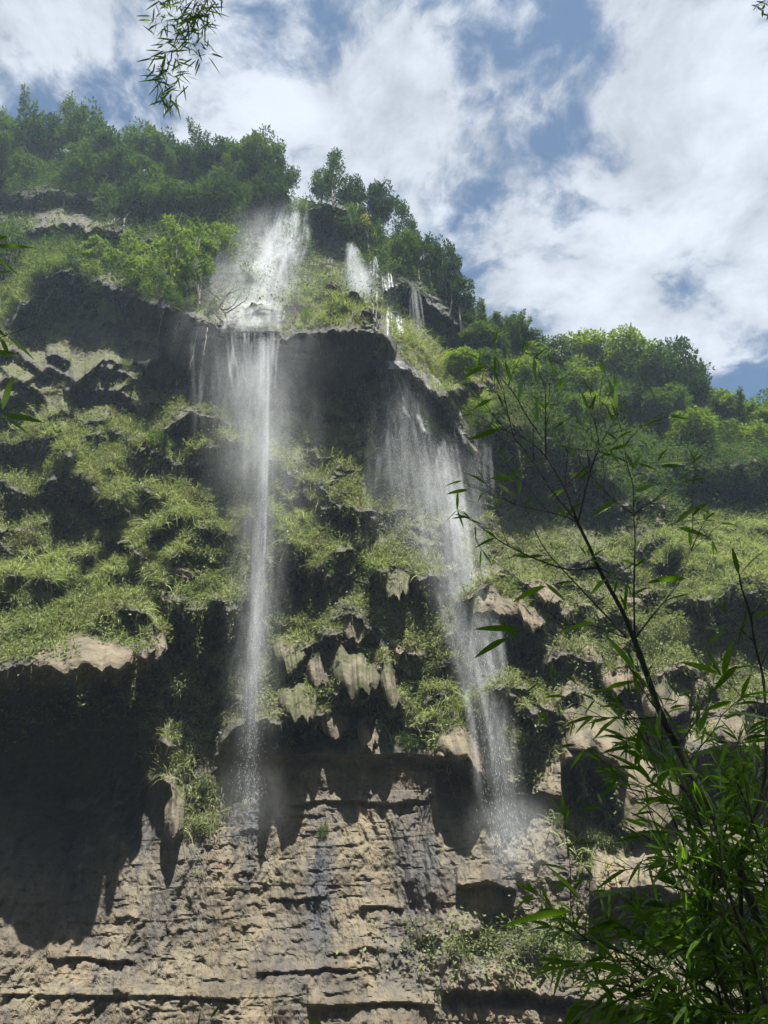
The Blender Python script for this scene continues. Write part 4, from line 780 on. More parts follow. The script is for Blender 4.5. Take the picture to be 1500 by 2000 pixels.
VLAB = []
VG = 'vines hanging on the cliff face'
for i, (u, v0, ln) in enumerate([(165, 1310, 60), (230, 1290, 45), (270, 1285, 70), (330, 1185, 60), (395, 1200, 70), (450, 1190, 50), (560, 1110, 60), (610, 1115, 80), (640, 1010, 60), (700, 1010, 50), (760, 1125, 60), (830, 1135, 70), (1010, 860, 90), (1060, 865, 70), (1110, 885, 80), (1180, 920, 60), (1290, 1310, 60), (1320, 1300, 80), (1380, 1180, 60), (1440, 1175, 70), (120, 965, 50), (210, 975, 60), (1130, 1475, 60), (1190, 1485, 70)]):
    y, _ = depth_at(u, v0 - 12); y -= .25; g = Geo(); lf_ = Geo(); n_ = 12; t = np.linspace(0, 1, n_); p = P(u + 3 * n1d(t * 6, .7, i), v0 + 0 * t, y); hgt = ln * y / F * 1.25; p[:, 2] -= hgt * t; p = p + rng.normal(size=p.shape) * .03
    g.tube(p, np.linspace(.02, .008, n_), 4); vo = g.build('hanging_vine', M_DEAD); m_ = 46; idx_ = rng.integers(0, n_, m_); V, Q = leaves(p[idx_] + rng.normal(size=(m_, 3)) * .09, rng.normal(size=(m_, 3)) + np.array([0, 0, -.8]), rng.uniform(.09, .18, m_), .08)
    mesh('foliage', V, Q, M_CREEP, vo); lab = ['under the great left shelf', 'under the great left shelf', 'under the great left shelf', 'under the middle left ledge', 'under the middle left ledge', 'under the middle left ledge', 'over the hollow right of the plunge', 'over the hollow right of the plunge', 'under the mossy outcrop between the falls', 'under the mossy outcrop between the falls', 'under the grassy step in the centre', 'under the grassy step in the centre', 'over the long black wall', 'over the long black wall', 'over the long black wall', 'over the long black wall', 'under the leafy cushions right of the culm', 'under the leafy cushions right of the culm', 'under the grassy shelf near the right edge', 'under the grassy shelf near the right edge', 'in front of the deep square hole', 'in front of the deep square hole', 'over the hollow beneath the tufa shoulder', 'over the hollow beneath the tufa shoulder'][i]
    VLAB.append(lab); tag(vo, 'thin leafy vine hanging %s, %s from the left' % (lab, ORD[sorted([a_ for a_ in range(len(VLAB)) if VLAB[a_] == lab]).index(i)]), 'vine', VG)
# ------------------------------------------------------------------ water
def water_mat(name, op, sx=5.0, sz=.22, lo=.42, hi=.68, soft=.35, head=.04):
    m, t, o = mat(name); pos = t.new('ShaderNodeNewGeometry').outputs['Position']; uv = t.new('ShaderNodeUVMap').outputs[0]
    sp = t.new('ShaderNodeSeparateXYZ'); t.l.new(uv, sp.inputs[0]); s_, r_ = sp.outputs[0], sp.outputs[1]
    n = t.noise(t.vmath('MULTIPLY', pos, (sx, 3.0, sz)), 1.0, 7, .62, .2); n2 = t.noise(t.vmath('MULTIPLY', pos, (.9, .9, .16)), 1.0, 4, .5); n4 = t.noise(t.vmath('MULTIPLY', pos, (7., 7., 2.2)), 1.0, 4, .6)
    e = t.math('MULTIPLY', t.math('MULTIPLY', s_, t.math('SUBTRACT', 1.0, s_)), 4.0)
    e = t.math('POWER', t.math('MAXIMUM', e, 0.0), 2.0)
    ed = t.math('MULTIPLY', t.ramp(r_, 0.0, head), t.ramp(r_, 1.0 - soft, 1.0, 1.0, 0.0))
    a = t.math('ADD', t.math('MULTIPLY', t.ramp(n, lo, hi), .72), .22)
    a = t.math('MULTIPLY', a, t.ramp(n2, .30, .62, .35, 1.15)); a = t.math('MULTIPLY', a, t.ramp(n4, .35, .6, .75, 1.1))
    a = t.math('MULTIPLY', t.math('MULTIPLY', a, e), t.math('MULTIPLY', ed, op), clamp=True)
    df = t.new('ShaderNodeBsdfDiffuse'); df.inputs[0].default_value = (.82, .86, .90, 1); tl = t.new('ShaderNodeBsdfTranslucent'); tl.inputs[0].default_value = (.82, .86, .90, 1)
    mx = t.new('ShaderNodeMixShader'); mx.inputs[0].default_value = .5; t.l.new(df.outputs[0], mx.inputs[1]); t.l.new(tl.outputs[0], mx.inputs[2])
    tp = t.new('ShaderNodeBsdfTransparent'); m2 = t.new('ShaderNodeMixShader'); t.l.new(a, m2.inputs[0]); t.l.new(tp.outputs[0], m2.inputs[1]); t.l.new(mx.outputs[0], m2.inputs[2])
    t.l.new(m2.outputs[0], o.inputs[0]); return m
M_W1 = water_mat('water_cascade', .36, 2.6, .16, .38, .74, .5, .12); M_W2 = water_mat('water_plunge', .26, 3.2, .07, .36, .70, .55); M_W3 = water_mat('water_veil', .11, 2.4, .10, .40, .75, .5, .22); M_W4 = water_mat('water_bright', .75, 6.0, .5, .30, .56, .12); M_W5 = water_mat('water_mist', .17, .5, .3, .2, .8, .55, .30)
def drop_mat():
    m, t, o = mat('water_drop'); df = t.new('ShaderNodeBsdfDiffuse'); df.inputs[0].default_value = (.85, .88, .92, 1); tl = t.new('ShaderNodeBsdfTranslucent'); tl.inputs[0].default_value = (.85, .88, .92, 1)
    mx = t.new('ShaderNodeMixShader'); mx.inputs[0].default_value = .5; t.l.new(df.outputs[0], mx.inputs[1]); t.l.new(tl.outputs[0], mx.inputs[2]); t.l.new(mx.outputs[0], o.inputs[0]); return m
M_DROP = drop_mat(); M_WS = water_mat('water_strands', .24, 2.0, .10, .34, .66, .5)
def rowsample(rows, t):
    rows = np.array(rows, float); v0, v1 = rows[0, 0], rows[-1, 0]; v = v0 + (v1 - v0) * t
    return v, np.interp(v, rows[:, 0], rows[:, 1]), np.interp(v, rows[:, 0], rows[:, 2]), np.interp(v, rows[:, 0], rows[:, 3])
def sheet(name, rows, m, parent, layers=2, gap=.35, hug=None, wob=.25):
    """rows: (v, u left, u right, distance); hug = metres proud of the rock instead of a distance"""
    g = []; 
    for L_ in range(layers):
        nR, nC = 60, 26; t = np.linspace(0, 1, nR); v, ul, ur, yy = rowsample(rows, t); s = np.linspace(0, 1, nC)[None]
        gr = 1 + .12 * L_; cu = (ul + ur) / 2; hw = (ur - ul) / 2 * gr; U_ = (cu - hw)[:, None] + (2 * hw)[:, None] * s; V_ = np.broadcast_to(v[:, None], U_.shape)
        if hug is not None:
            dd, _ = depth_at(U_, V_); dd = np.minimum.accumulate(dd[::-1], 0)[::-1] if False else dd
            k_ = np.ones(7) / 7; dd = np.apply_along_axis(lambda a: np.convolve(np.pad(a, 3, 'edge'), k_, 'valid'), 0, dd); dd = np.apply_along_axis(lambda a: np.convolve(np.pad(a, 3, 'edge'), k_, 'valid'), 1, dd); Y_ = dd - hug - gap * L_
        else: Y_ = yy[:, None] - gap * L_ + wob * n1d(s[0] * 9 + L_ * 5, .6, L_ + 3)[None] - .6 * np.sin(np.pi * s)
        g.append((P(U_, V_, Y_).reshape(-1, 3), np.stack([np.broadcast_to(s, U_.shape), np.broadcast_to(t[:, None], U_.shape)], -1).reshape(-1, 2), gridquads(nR, nC)))
    V = np.concatenate([a[0] for a in g]); UV = np.concatenate([a[1] for a in g]); Q = np.concatenate([a[2] + i * 60 * 26 for i, a in enumerate(g)])
    return mesh(name, V, Q, m, parent, True, uv=UV)
def strands(rows, n, m, parent, wpx=(3, 12), foc=.25, seed=1, lo=0.0, hug=None):
    r_ = np.random.default_rng(seed); VV_, UV_, QQ_ = [], [], []; nR, nC = 40, 5
    for k_ in range(n):
        t0 = r_.uniform(0, lo) if r_.random() < .5 else 0; t1 = min(1.0, r_.uniform(.55, 1.25)); f = np.clip(.5 + r_.normal() * foc, .02, .98); w0 = r_.uniform(*wpx)
        t = np.linspace(t0, t1, nR); v, ul, ur, yy = rowsample(rows, t); dr = r_.normal() * .12
        cu = ul + (ur - ul) * np.clip(f + dr * (t - t0), 0, 1) + 1.5 * n1d(t * 14 + k_, .6, k_ % 50); s = np.linspace(0, 1, nC)[None]; ww = w0 * (1 + 1.0 * (t - t0))
        U_ = (cu - ww / 2)[:, None] + ww[:, None] * s; V_ = np.broadcast_to(v[:, None], U_.shape)
        Y_ = (yy[:, None] if hug is None else depth_at(cu, v)[0][:, None] - hug) + r_.normal() * .3 + 0 * U_
        if hug is not None: Y_ = np.apply_along_axis(lambda a: np.convolve(np.pad(a, 3, 'edge'), np.ones(7) / 7, 'valid'), 0, Y_)
        QQ_.append(gridquads(nR, nC) + len(VV_) * nR * nC); VV_.append(P(U_, V_, Y_).reshape(-1, 3)); UV_.append(np.stack([np.broadcast_to(s, U_.shape), np.broadcast_to(np.linspace(0, 1, nR)[:, None], U_.shape)], -1).reshape(-1, 2))
    return mesh('water_strand', np.concatenate(VV_), np.concatenate(QQ_), m, parent, True, uv=np.concatenate(UV_))
def drops(rows, n, parent, ln=(.05, .15), w_=(.003, .0065), spread=.8, power=1.25, hug=None):
    n = int(n * .5)
    t = rng.random(n) ** power; v, ul, ur, yy = rowsample(rows, t); f = np.clip(.5 + rng.normal(size=n) * .22, -.2, 1.2); u = ul + (ur - ul) * f
    if hug is not None: yy = depth_at(u, v)[0] - hug
    c = P(u, v, yy + rng.normal(size=n) * spread * .5); l = rng.uniform(*ln, n)[:, None]; ww = rng.uniform(*w_, n)[:, None]
    a = rng.uniform(0, 3.14, n)[:, None]; s = np.concatenate([np.cos(a), np.sin(a), a * 0], 1); s2 = np.concatenate([-np.sin(a), np.cos(a), a * 0], 1); up = np.array([0, 0, 1.0])
    V = np.stack([c - up * l / 2, c + s * ww, c + up * l / 2, c - s * ww, c + s2 * ww, c - s2 * ww], 1).reshape(-1, 3)
    b = np.arange(n)[:, None] * 6; Q = np.concatenate([b + np.array([[0, 1, 2, 3]]), b + np.array([[0, 4, 2, 5]])])
    return mesh('spray', V, Q, M_DROP, parent)
def fall(label, v0u, name='waterfall'):
    y, p0 = depth_at(*v0u); return tag(empty(name, (0, 0, 0)), label, 'waterfall')
WG = 'waterfalls'
e = fall('broad misty top cascade fanning over the rock from the highest notch of the rim', (560, 390))
r1 = [(384, 528, 606, 0), (430, 510, 606, 0), (480, 490, 590, 0), (540, 478, 575, 0), (600, 462, 560, 0), (655, 440, 550, 0)]
sheet('water_sheet', r1, M_W1, e, 3, .3, hug=.5)
strands(r1, 34, M_WS, e, (4, 16), .26, 3, .4, hug=.9); strands([(386, 565, 600, 0), (470, 545, 600, 0), (560, 500, 570, 0), (600, 490, 540, 0)], 14, M_WS, e, (6, 18), .25, 4, .3, hug=1.3)
sheet('water_sheet', [(470, 500, 590, 0), (520, 470, 570, 0), (650, 420, 545, 0)], M_W5, e, 2, .5, hug=1.6)
sheet('water_sheet', [(372, 490, 610, 44.), (420, 440, 610, 43.5), (560, 400, 580, 41), (665, 380, 580, 39)], M_W5, e, 3, .8)
sheet('water_sheet', [(470, 350, 540, 42), (640, 330, 560, 39)], M_W5, e, 2, .8)
rl2 = [(585, 455, 560, 0), (625, 440, 556, 0), (660, 436, 552, 0)]; sheet('water_sheet', rl2, M_W1, e, 3, .3, hug=1.6); strands(rl2, 24, M_WS, e, (5, 14), .3, 13, .3, hug=1.7)
sheet('water_sheet', [(560, 400, 590, 39.5), (680, 390, 590, 37.2)], M_W5, e, 3, .6)
drops(r1, 2500, e, hug=.9)
e = fall('main plunge, tall thin white stream from the long lip almost to the cliff foot', (500, 650))
r2 = [(646, 440, 545, 34.2), (700, 448, 542, 34.), (780, 462, 545, 33.8), (870, 474, 548, 33.4), (1000, 480, 548, 32.8), (1150, 472, 538, 32.), (1350, 456, 526, 31), (1560, 444, 524, 30.2)]
core = [(646, 492, 538, 34.1), (780, 496, 536, 33.7), (900, 500, 532, 33.2), (1100, 492, 526, 32.2), (1350, 475, 510, 30.9), (1570, 462, 510, 30)]
sheet('water_sheet', r2, M_W3, e, 2, .4); sheet('water_sheet', core, M_W2, e, 1, .25)
strands(core, 26, M_WS, e, (3, 10), .13, 5, .2); strands(r2, 20, M_W3, e, (6, 16), .24, 6, .5)
strands([(648, 440, 548, 34.6), (700, 446, 545, 34.5), (770, 455, 540, 34.2)], 60, M_WS, e, (3, 8), .3, 7, .5); sheet('water_sheet', [(648, 410, 570, 34.4), (760, 420, 570, 34), (1000, 430, 590, 33)], M_W5, e, 3, .4); sheet('water_sheet', [(900, 440, 590, 33), (1300, 430, 560, 31), (1600, 420, 550, 30)], M_W3, e, 3, .4)
sheet('water_sheet', [(650, 370, 540, 34.8), (800, 375, 545, 34.2), (1060, 400, 560, 33.4)], M_W3, e, 2, .5); strands([(650, 372, 480, 34.8), (900, 380, 480, 34.)], 16, M_W3, e, (5, 16), .3, 8, .3)
drops(core, 3500, e, spread=1.0, ln=(.04, .1)); drops(r2, 2000, e, spread=1.0, ln=(.04, .1))
sheet('water_sheet', [(1480, 420, 560, 30.6), (1660, 400, 580, 29.6)], M_W5, e, 2, .5)
sheet('water_sheet', [(440, 330, 640, 42), (760, 300, 700, 33.5)], M_W5, e, 2, .8); sheet('water_sheet', [(640, 380, 640, 33.6), (1100, 380, 660, 31.5)], M_W5, e, 2, .8)
e = fall('second stream, a white fan falling beside the black summit block', (690, 480))
r3 = [(472, 678, 694, 0), (520, 672, 715, 0), (570, 676, 735, 0), (650, 690, 752, 0)]
y3 = depth_at(690, 500)[0]; r3 = [(a, b, c_, y3 - .4 - i * .7) for i, (a, b, c_, d_) in enumerate(r3)]
sheet('water_sheet', r3, M_W1, e, 4, .25); strands(r3, 22, M_WS, e, (4, 14), .24, 9, .3); sheet('water_sheet', [(500, 640, 760, y3 - 1), (660, 650, 790, y3 - 3)], M_W5, e, 3, .5); drops(r3, 2000, e)
e = fall('stepped thin trickles on the mossy rocks right of the second stream', (750, 520))
for i, rr in enumerate(([(500, 720, 736, 0), (545, 722, 750, 0)], [(530, 735, 772, 0), (600, 735, 782, 0)], [(560, 750, 776, 0), (660, 752, 789, 0)])): strands(rr, 12, M_W4, e, (2, 5), .3, 20 + i, .3, hug=.5)
e = fall('narrow faint trickle in the dark recess under the rim trees', (808, 555))
y5 = depth_at(808, 560)[0] - .3; r5 = [(548, 800, 816, y5), (600, 800, 824, y5 - .2), (690, 804, 836, y5 - .5)]; strands(r5, 12, M_WS, e, (3, 7), .26, 30, .2); sheet('water_sheet', r5, M_W3, e, 2, .2); drops(r5, 400, e)
e = fall('right-hand fall spreading over the sloping rock shoulder below the black nose', (820, 760))
r6 = [(716, 745, 830, 0), (760, 760, 870, 0), (810, 790, 900, 0), (860, 810, 930, 0), (890, 830, 930, 0)]
sheet('water_sheet', r6, M_W1, e, 2, .25, hug=.5); strands(r6, 44, M_WS, e, (3, 9), .27, 40, .6, hug=.7); sheet('water_sheet', [(704, 744, 790, 0), (722, 746, 800, 0)], M_W4, e, 2, .1, hug=.9); drops(r6, 1800, e, hug=.7)
e = fall('right-hand plunge, a slanting veil of drops leaving the shoulder past the cream apron', (880, 880))
y7 = 37.2; r7 = [(840, 770, 930, y7), (950, 775, 940, y7 - 1.2), (1080, 800, 950, y7 - 2.6), (1250, 865, 980, y7 - 5.0), (1400, 910, 1002, y7 - 6.4), (1680, 940, 1045, y7 - 8.2)]
c7 = [(845, 835, 890, y7), (1000, 862, 910, y7 - 1.8), (1130, 875, 925, y7 - 3), (1400, 935, 985, y7 - 6.4), (1660, 965, 1020, y7 - 8.2)]
sheet('water_sheet', r7, M_W3, e, 4, .4); sheet('water_sheet', c7, M_W3, e, 3, .3); strands(c7, 12, M_W2, e, (6, 16), .24, 41, .2); strands(r7, 36, M_W3, e, (8, 22), .28, 42, .5); drops(r7, 4000, e, spread=1.2); drops(c7, 2000, e); sheet('water_sheet', [(850, 730, 960, y7 - 1), (1150, 760, 980, y7 - 3)], M_W5, e, 2, .6)
sheet('water_sheet', [(1540, 900, 1090, y7 - 7), (1740, 900, 1110, y7 - 8.4)], M_W5, e, 2, .5)
e = fall('thin curtain of falling drops before the black grotto, left of the right-hand plunge', (780, 800))
r8 = [(716, 730, 830, 36.6), (860, 715, 860, 35.8), (1100, 700, 890, 34.5)]; sheet('water_sheet', r8, M_W3, e, 3, .5); strands(r8, 30, M_W3, e, (4, 12), .3, 43, .3); drops(r8, 4500, e, spread=1.4)
for i, (a, b) in enumerate((((742, 718), (746, 775)), ((768, 722), (784, 785)), ((782, 728), (802, 790)), ((755, 722), (760, 775)))):
    ya = depth_at(a[0], a[1] + 2)[0] - .3; strands([(a[1], a[0] - 4, a[0] + 4, ya), (b[1], b[0] - 6, b[0] + 6, ya - .4)], 4, M_W4, e, (1.5, 4), .3, 50 + i)
e = fall('faint far trickle at the left end of the long black wall', (945, 840))
r9 = [(850, 925, 965, 38.5), (1000, 930, 975, 38)]; sheet('water_sheet', r9, M_W3, e, 1, .3); strands(r9, 8, M_W3, e, (3, 8), .3, 60); drops(r9, 300, e)

# ------------------------------------------------------------------ bamboo close to the camera
YBAM = 3.4
def bleaf(g, b, d, L, W=None, droop=.25, twist=None):
    """one lance-shaped bamboo leaf, slightly folded and bent"""
    d = np.array(d, float); d /= np.linalg.norm(d); W = W or L * .12
    tw = rng.normal(size=3) if twist is None else np.array(twist); s = np.cross(d, tw); s /= np.linalg.norm(s) + 1e-9; n = np.cross(s, d)
    if n[2] < 0: n = -n
    prof = [(0, .04), (.08, .45), (.25, .95), (.45, 1.0), (.68, .78), (.86, .42), (1, .02)]; R = []
    for t, w_ in prof:
        c = np.array(b) + d * L * t - np.array([0, 0, 1.0]) * L * droop * t * t * .6
        R += [c - s * W * .5 * w_ + n * W * .12 * w_, c, c + s * W * .5 * w_ + n * W * .12 * w_]
    Q = []
    for i in range(len(prof) - 1):
        a = i * 3; Q += [[a, a + 1, a + 4, a + 3], [a + 1, a + 2, a + 5, a + 4]]
    g.add(R, Q)
def leafpx(g, a, b, y, W=None):
    """a leaf from photo pixel a (base) to b (tip)"""
    p = P(a[0], a[1], y); q = P(b[0], b[1], y + rng.uniform(-.05, .05)); L = np.linalg.norm(q - p); bleaf(g, p, q - p + np.array([0, 0, .12 * L]), L * 1.02, W or min(max(L * .165, .014), .032), .2, twist=FW + rng.normal(size=3) * .55)
def culm_px(g, pts, r0, r1, y0, y1, k=8):
    pts = np.array(pts, float); l = np.r_[0, np.cumsum(np.hypot(*np.diff(pts, axis=0).T))]; t = l / l[-1]; p = P(pts[:, 0], pts[:, 1], y0 + (y1 - y0) * t)
    n = max(3, int(l[-1] / 14)); tt = np.linspace(0, 1, n); pp = np.stack([np.interp(tt, t, p[:, i]) for i in range(3)], 1)
    ker = np.array([.25, .5, .25])
    if n > 4:
        for _ in range(2): pp[1:-1] = .25 * pp[:-2] + .5 * pp[1:-1] + .25 * pp[2:]
    rad = np.linspace(r0, r1, n); nodes = (np.arange(n) % 9 == 0); rad = rad * (1 + .22 * nodes); g.tube(pp, rad, k); return pp
def tipleaves(g, p, d, n=3, L=(.09, .16)):
    d = unit(np.array(d, float))
    for _ in range(n): bleaf(g, p, d + rng.normal(size=3) * .55 + np.array([0, 0, -.15]), rng.uniform(*L), droop=rng.uniform(.1, .5))
def bamboo(label, name='bamboo'): return tag(empty(name, (0, 0, 0)), label, 'bamboo')
# main plant
e = bamboo('largest bamboo, its thick dark culm slanting up from the lower right corner into fine twigs'); lf = Geo(); g = Geo()
culm_px(g, [(1580, 2120), (1530, 1960), (1499, 1850), (1469, 1766), (1445, 1697), (1415, 1646), (1385, 1568), (1355, 1520), (1322, 1460), (1292, 1400), (1268, 1330), (1240, 1252)], .020, .013, 3.3, YBAM)
culm_px(g, [(1240, 1252), (1215, 1190), (1197, 1160), (1168, 1109), (1153, 1070), (1129, 1023)], .012, .008, YBAM, YBAM, 7)
culm_px(g, [(1129, 1023), (1103, 951), (1083, 917), (1066, 891)], .0065, .0045, YBAM, YBAM, 6)
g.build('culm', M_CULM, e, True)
BR = [[(1240, 1250), (1238, 1150), (1241, 1050), (1237, 1005), (1238, 946), (1221, 901), (1221, 869), (1210, 826), (1202, 802), (1205, 750)], [(1242, 1245), (1270, 1208), (1300, 1172), (1325, 1140), (1342, 1097), (1352, 1055), (1354, 1012), (1350, 970), (1352, 905)],
      [(1350, 1075), (1367, 1035), (1377, 1017)], [(1129, 1021), (1102, 989), (1070, 949), (1042, 901), (1022, 877), (1003, 853), (971, 823), (950, 789), (920, 755)], [(1066, 891), (1047, 868), (1003, 845), (975, 838)], [(1066, 891), (1066, 842), (1065, 799), (1067, 757), (1057, 738), (1043, 700)],
      [(1103, 951), (1107, 906), (1114, 837), (1137, 812)], [(1103, 951), (1130, 925), (1153, 906), (1190, 880)], [(1129, 1021), (1142, 965), (1153, 919), (1171, 871), (1190, 837), (1215, 800)], [(1153, 919), (1147, 882), (1145, 865)], [(1171, 871), (1167, 837), (1162, 822), (1150, 799)], [(1171, 812), (1170, 780), (1178, 728)],
      [(1003, 853), (995, 820), (985, 773), (972, 740)], [(1054, 847), (1027, 813), (1014, 783), (993, 751), (966, 727), (935, 702)], [(1129, 1021), (1097, 1005), (1051, 997), (995, 983), (950, 946)], [(1168, 1109), (1106, 1114), (1036, 1088), (980, 1060), (937, 1027), (893, 997)], [(928, 1030), (928, 1050), (940, 1073)],
      [(1223, 1244), (1153, 1170), (1088, 1101), (1058, 1066), (1030, 1000), (1015, 971), (1003, 940)], [(1223, 1246), (1153, 1218), (1097, 1222), (1068, 1190)], [(1153, 919), (1125, 940), (1103, 955)], [(1238, 1005), (1205, 985), (1172, 950), (1152, 925)], [(1238, 1005), (1265, 985), (1290, 968), (1310, 945)],
      [(1237, 930), (1262, 912), (1285, 900)], [(1221, 869), (1236, 850), (1256, 832)], [(1168, 1109), (1195, 1120), (1225, 1140)], [(1238, 1100), (1215, 1115), (1200, 1130)], [(1221, 901), (1190, 885), (1160, 880), (1120, 878)], [(1043, 900), (1040, 860), (1043, 820)], [(993, 751), (1005, 720), (1020, 690)], [(1292, 1400), (1240, 1405), (1190, 1402), (1160, 1400)],
      [(1322, 1460), (1345, 1430), (1365, 1400), (1385, 1375)], [(1355, 1520), (1300, 1500), (1258, 1445), (1235, 1400), (1200, 1350)], [(1355, 1520), (1320, 1440), (1270, 1370), (1250, 1330)], [(1385, 1568), (1330, 1540), (1290, 1470), (1265, 1420)], [(1322, 1460), (1290, 1380), (1265, 1345)], [(1415, 1646), (1350, 1560), (1300, 1500), (1280, 1420)], [(1385, 1568), (1345, 1480), (1320, 1420)],
      [(1400, 1811), (1355, 1751), (1316, 1679), (1280, 1616), (1256, 1547), (1235, 1499)], [(1256, 1547), (1225, 1540), (1200, 1530)], [(1316, 1679), (1270, 1690), (1225, 1700), (1190, 1700)], [(1355, 1751), (1300, 1720), (1255, 1680)], [(1445, 1790), (1400, 1780), (1360, 1770)]]
for b_ in BR:
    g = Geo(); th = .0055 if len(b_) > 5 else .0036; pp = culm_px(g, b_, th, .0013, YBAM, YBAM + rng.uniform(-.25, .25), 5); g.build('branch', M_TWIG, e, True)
    for i_ in range(6, len(pp) - 1, 4):
        if rng.random() < .9: tipleaves(lf, pp[i_], pp[i_] - pp[i_ - 1], 1 + int(rng.random() < .4), (.07, .14))
    tipleaves(lf, pp[-1], pp[-1] - pp[-2], int(rng.integers(2, 4)), (.08, .15))
    if len(b_) > 3:   # side twigs
        for _ in range(4):
            j = int(rng.integers(len(pp) // 3, len(pp) - 1)); d = unit(unit(pp[j] - pp[j - 1]) + rng.normal(size=3) * .6); L = rng.uniform(.15, .4)
            g = Geo(); q = pp[j] + d * L; tw_ = np.linspace(pp[j], q, 6) + rng.normal(size=(6, 3)) * .004; tw_[0] = pp[j]; g.tube(tw_, np.linspace(.0018, .001, 6), 4); g.build('branch', M_TWIG, e, True); tipleaves(lf, q, d, 2, (.06, .12))
LP = [((950, 714), (890, 728)), ((950, 714), (903, 741)), ((935, 712), (938, 690)), ((950, 714), (940, 750)), ((966, 727), (967, 692)), ((1067, 757), (1057, 735)), ((1043, 700), (1047, 740)), ((1014, 783), (1021, 725)), ((985, 838), (935, 852)), ((975, 838), (915, 860)), ((1022, 877), (1023, 832)), ((960, 780), (925, 800)), ((1000, 745), (985, 700)), ((1050, 830), (1048, 770)),
      ((1205, 792), (1184, 732)), ((1202, 802), (1208, 732)), ((1205, 800), (1226, 778)), ((1210, 826), (1190, 838)), ((1256, 832), (1286, 822)), ((1236, 915), (1219, 879)), ((1236, 915), (1256, 884)), ((1290, 907), (1345, 903)), ((1290, 910), (1340, 910)), ((1240, 960), (1283, 945)), ((1205, 980), (1155, 1011)), ((997, 936), (957, 934)), ((1009, 974), (962, 938)), ((1014, 971), (1020, 908)), ((997, 936), (1018, 906)),
      ((915, 957), (873, 965)), ((930, 955), (955, 968)), ((1075, 955), (1087, 957)), ((1104, 1008), (1083, 980)), ((1104, 1010), (1138, 978)), ((1094, 1000), (1090, 1015)), ((1151, 1090), (1149, 1063)), ((1153, 1092), (1183, 1071)), ((1145, 1085), (1130, 1065)), ((1155, 1095), (1180, 1098)), ((1185, 1130), (1155, 1161)), ((1205, 1135), (1200, 1160)), ((1340, 1130), (1265, 1138)), ((1312, 1018), (1269, 1022)), ((1320, 1022), (1370, 985)), ((1318, 1025), (1378, 1014)), ((1325, 1030), (1380, 1048)), ((1310, 1128), (1265, 1140)), ((1308, 1125), (1303, 1150)),
      ((1262, 1090), (1240, 1108)), ((1240, 1075), (1246, 1040)), ((1060, 1085), (1020, 1090)), ((1040, 1088), (1000, 1085)), ((1015, 1230), (925, 1229)), ((1013, 1253), (970, 1207)), ((990, 1247), (930, 1284)), ((1065, 1145), (1005, 1175)), ((1050, 1150), (1018, 1170)), ((1066, 1140), (1100, 1170)), ((1160, 1215), (1100, 1235)), ((1240, 1310), (1175, 1232)), ((1250, 1360), (1235, 1310)), ((1410, 1322), (1375, 1252)), ((1412, 1322), (1435, 1238)), ((1403, 1315), (1325, 1292)), ((1420, 1310), (1480, 1300)), ((1383, 1258), (1420, 1228)), ((1375, 1228), (1430, 1226)), ((1440, 1300), (1395, 1350)),
      ((1258, 1402), (1242, 1492)), ((1210, 1400), (1160, 1445)), ((1165, 1402), (1155, 1425)), ((1190, 1410), (1165, 1440)), ((1362, 1425), (1368, 1365)), ((1365, 1430), (1388, 1375)), ((1362, 1450), (1355, 1385)), ((1222, 1440), (1275, 1460)), ((1218, 1465), (1280, 1490)), ((1200, 1536), (1172, 1558)), ((1290, 1530), (1258, 1540)), ((1296, 1628), (1281, 1718)), ((1265, 1615), (1215, 1598)), ((1340, 1570), (1240, 1562)), ((1225, 1697), (1165, 1740)), ((1135, 1757), (1058, 1682)), ((1120, 1780), (978, 1812)), ((1290, 1815), (1220, 1765)), ((1230, 1900), (1140, 1882)), ((1190, 1932), (1115, 1930)), ((1400, 1590), (1455, 1510)), ((1380, 1600), (1480, 1612)), ((1500, 1700), (1440, 1720)), ((1270, 1560), (1300, 1500)), ((1185, 1345), (1245, 1330))]
for a, b in LP: leafpx(lf, a, b, YBAM + rng.uniform(-.12, .12))
lf.build('foliage', M_BAM, e, True)
# thin culm along the right edge
e = bamboo('slender bamboo rising along the right edge with a pair of leaves at its tip'); lf = Geo(); g = Geo()
culm_px(g, [(1470, 2100), (1448, 1800), (1446, 1690), (1470, 1600), (1496, 1520), (1497, 1425), (1492, 1325), (1472, 1250), (1467, 1200), (1446, 1145), (1444, 1122)], .011, .004, 3.2, 3.2, 6); g.build('culm', M_CULM, e, True)
for b_ in [[(1472, 1252), (1440, 1225), (1417, 1197)], [(1487, 1405), (1455, 1370), (1430, 1340), (1410, 1320)], [(1467, 1200), (1480, 1190), (1500, 1165)], [(1446, 1690), (1470, 1650), (1510, 1620)], [(1460, 1175), (1455, 1210)], [(1487, 1300), (1500, 1270)]]:
    g = Geo(); pp = culm_px(g, b_, .003, .0013, 3.2, 3.2, 5); g.build('branch', M_TWIG, e, True); tipleaves(lf, pp[-1], pp[-1] - pp[-2], 2, (.06, .12))
for a, b in [((1443, 1122), (1428, 1063)), ((1446, 1122), (1500, 1070)), ((1470, 1205), (1520, 1190)), ((1470, 1205), (1490, 1165)), ((1458, 1190), (1455, 1215)), ((1480, 1280), (1492, 1250)), ((1430, 1370), (1375, 1390))]: leafpx(lf, a, b, 3.2)
lf.build('foliage', M_BAM, e, True)
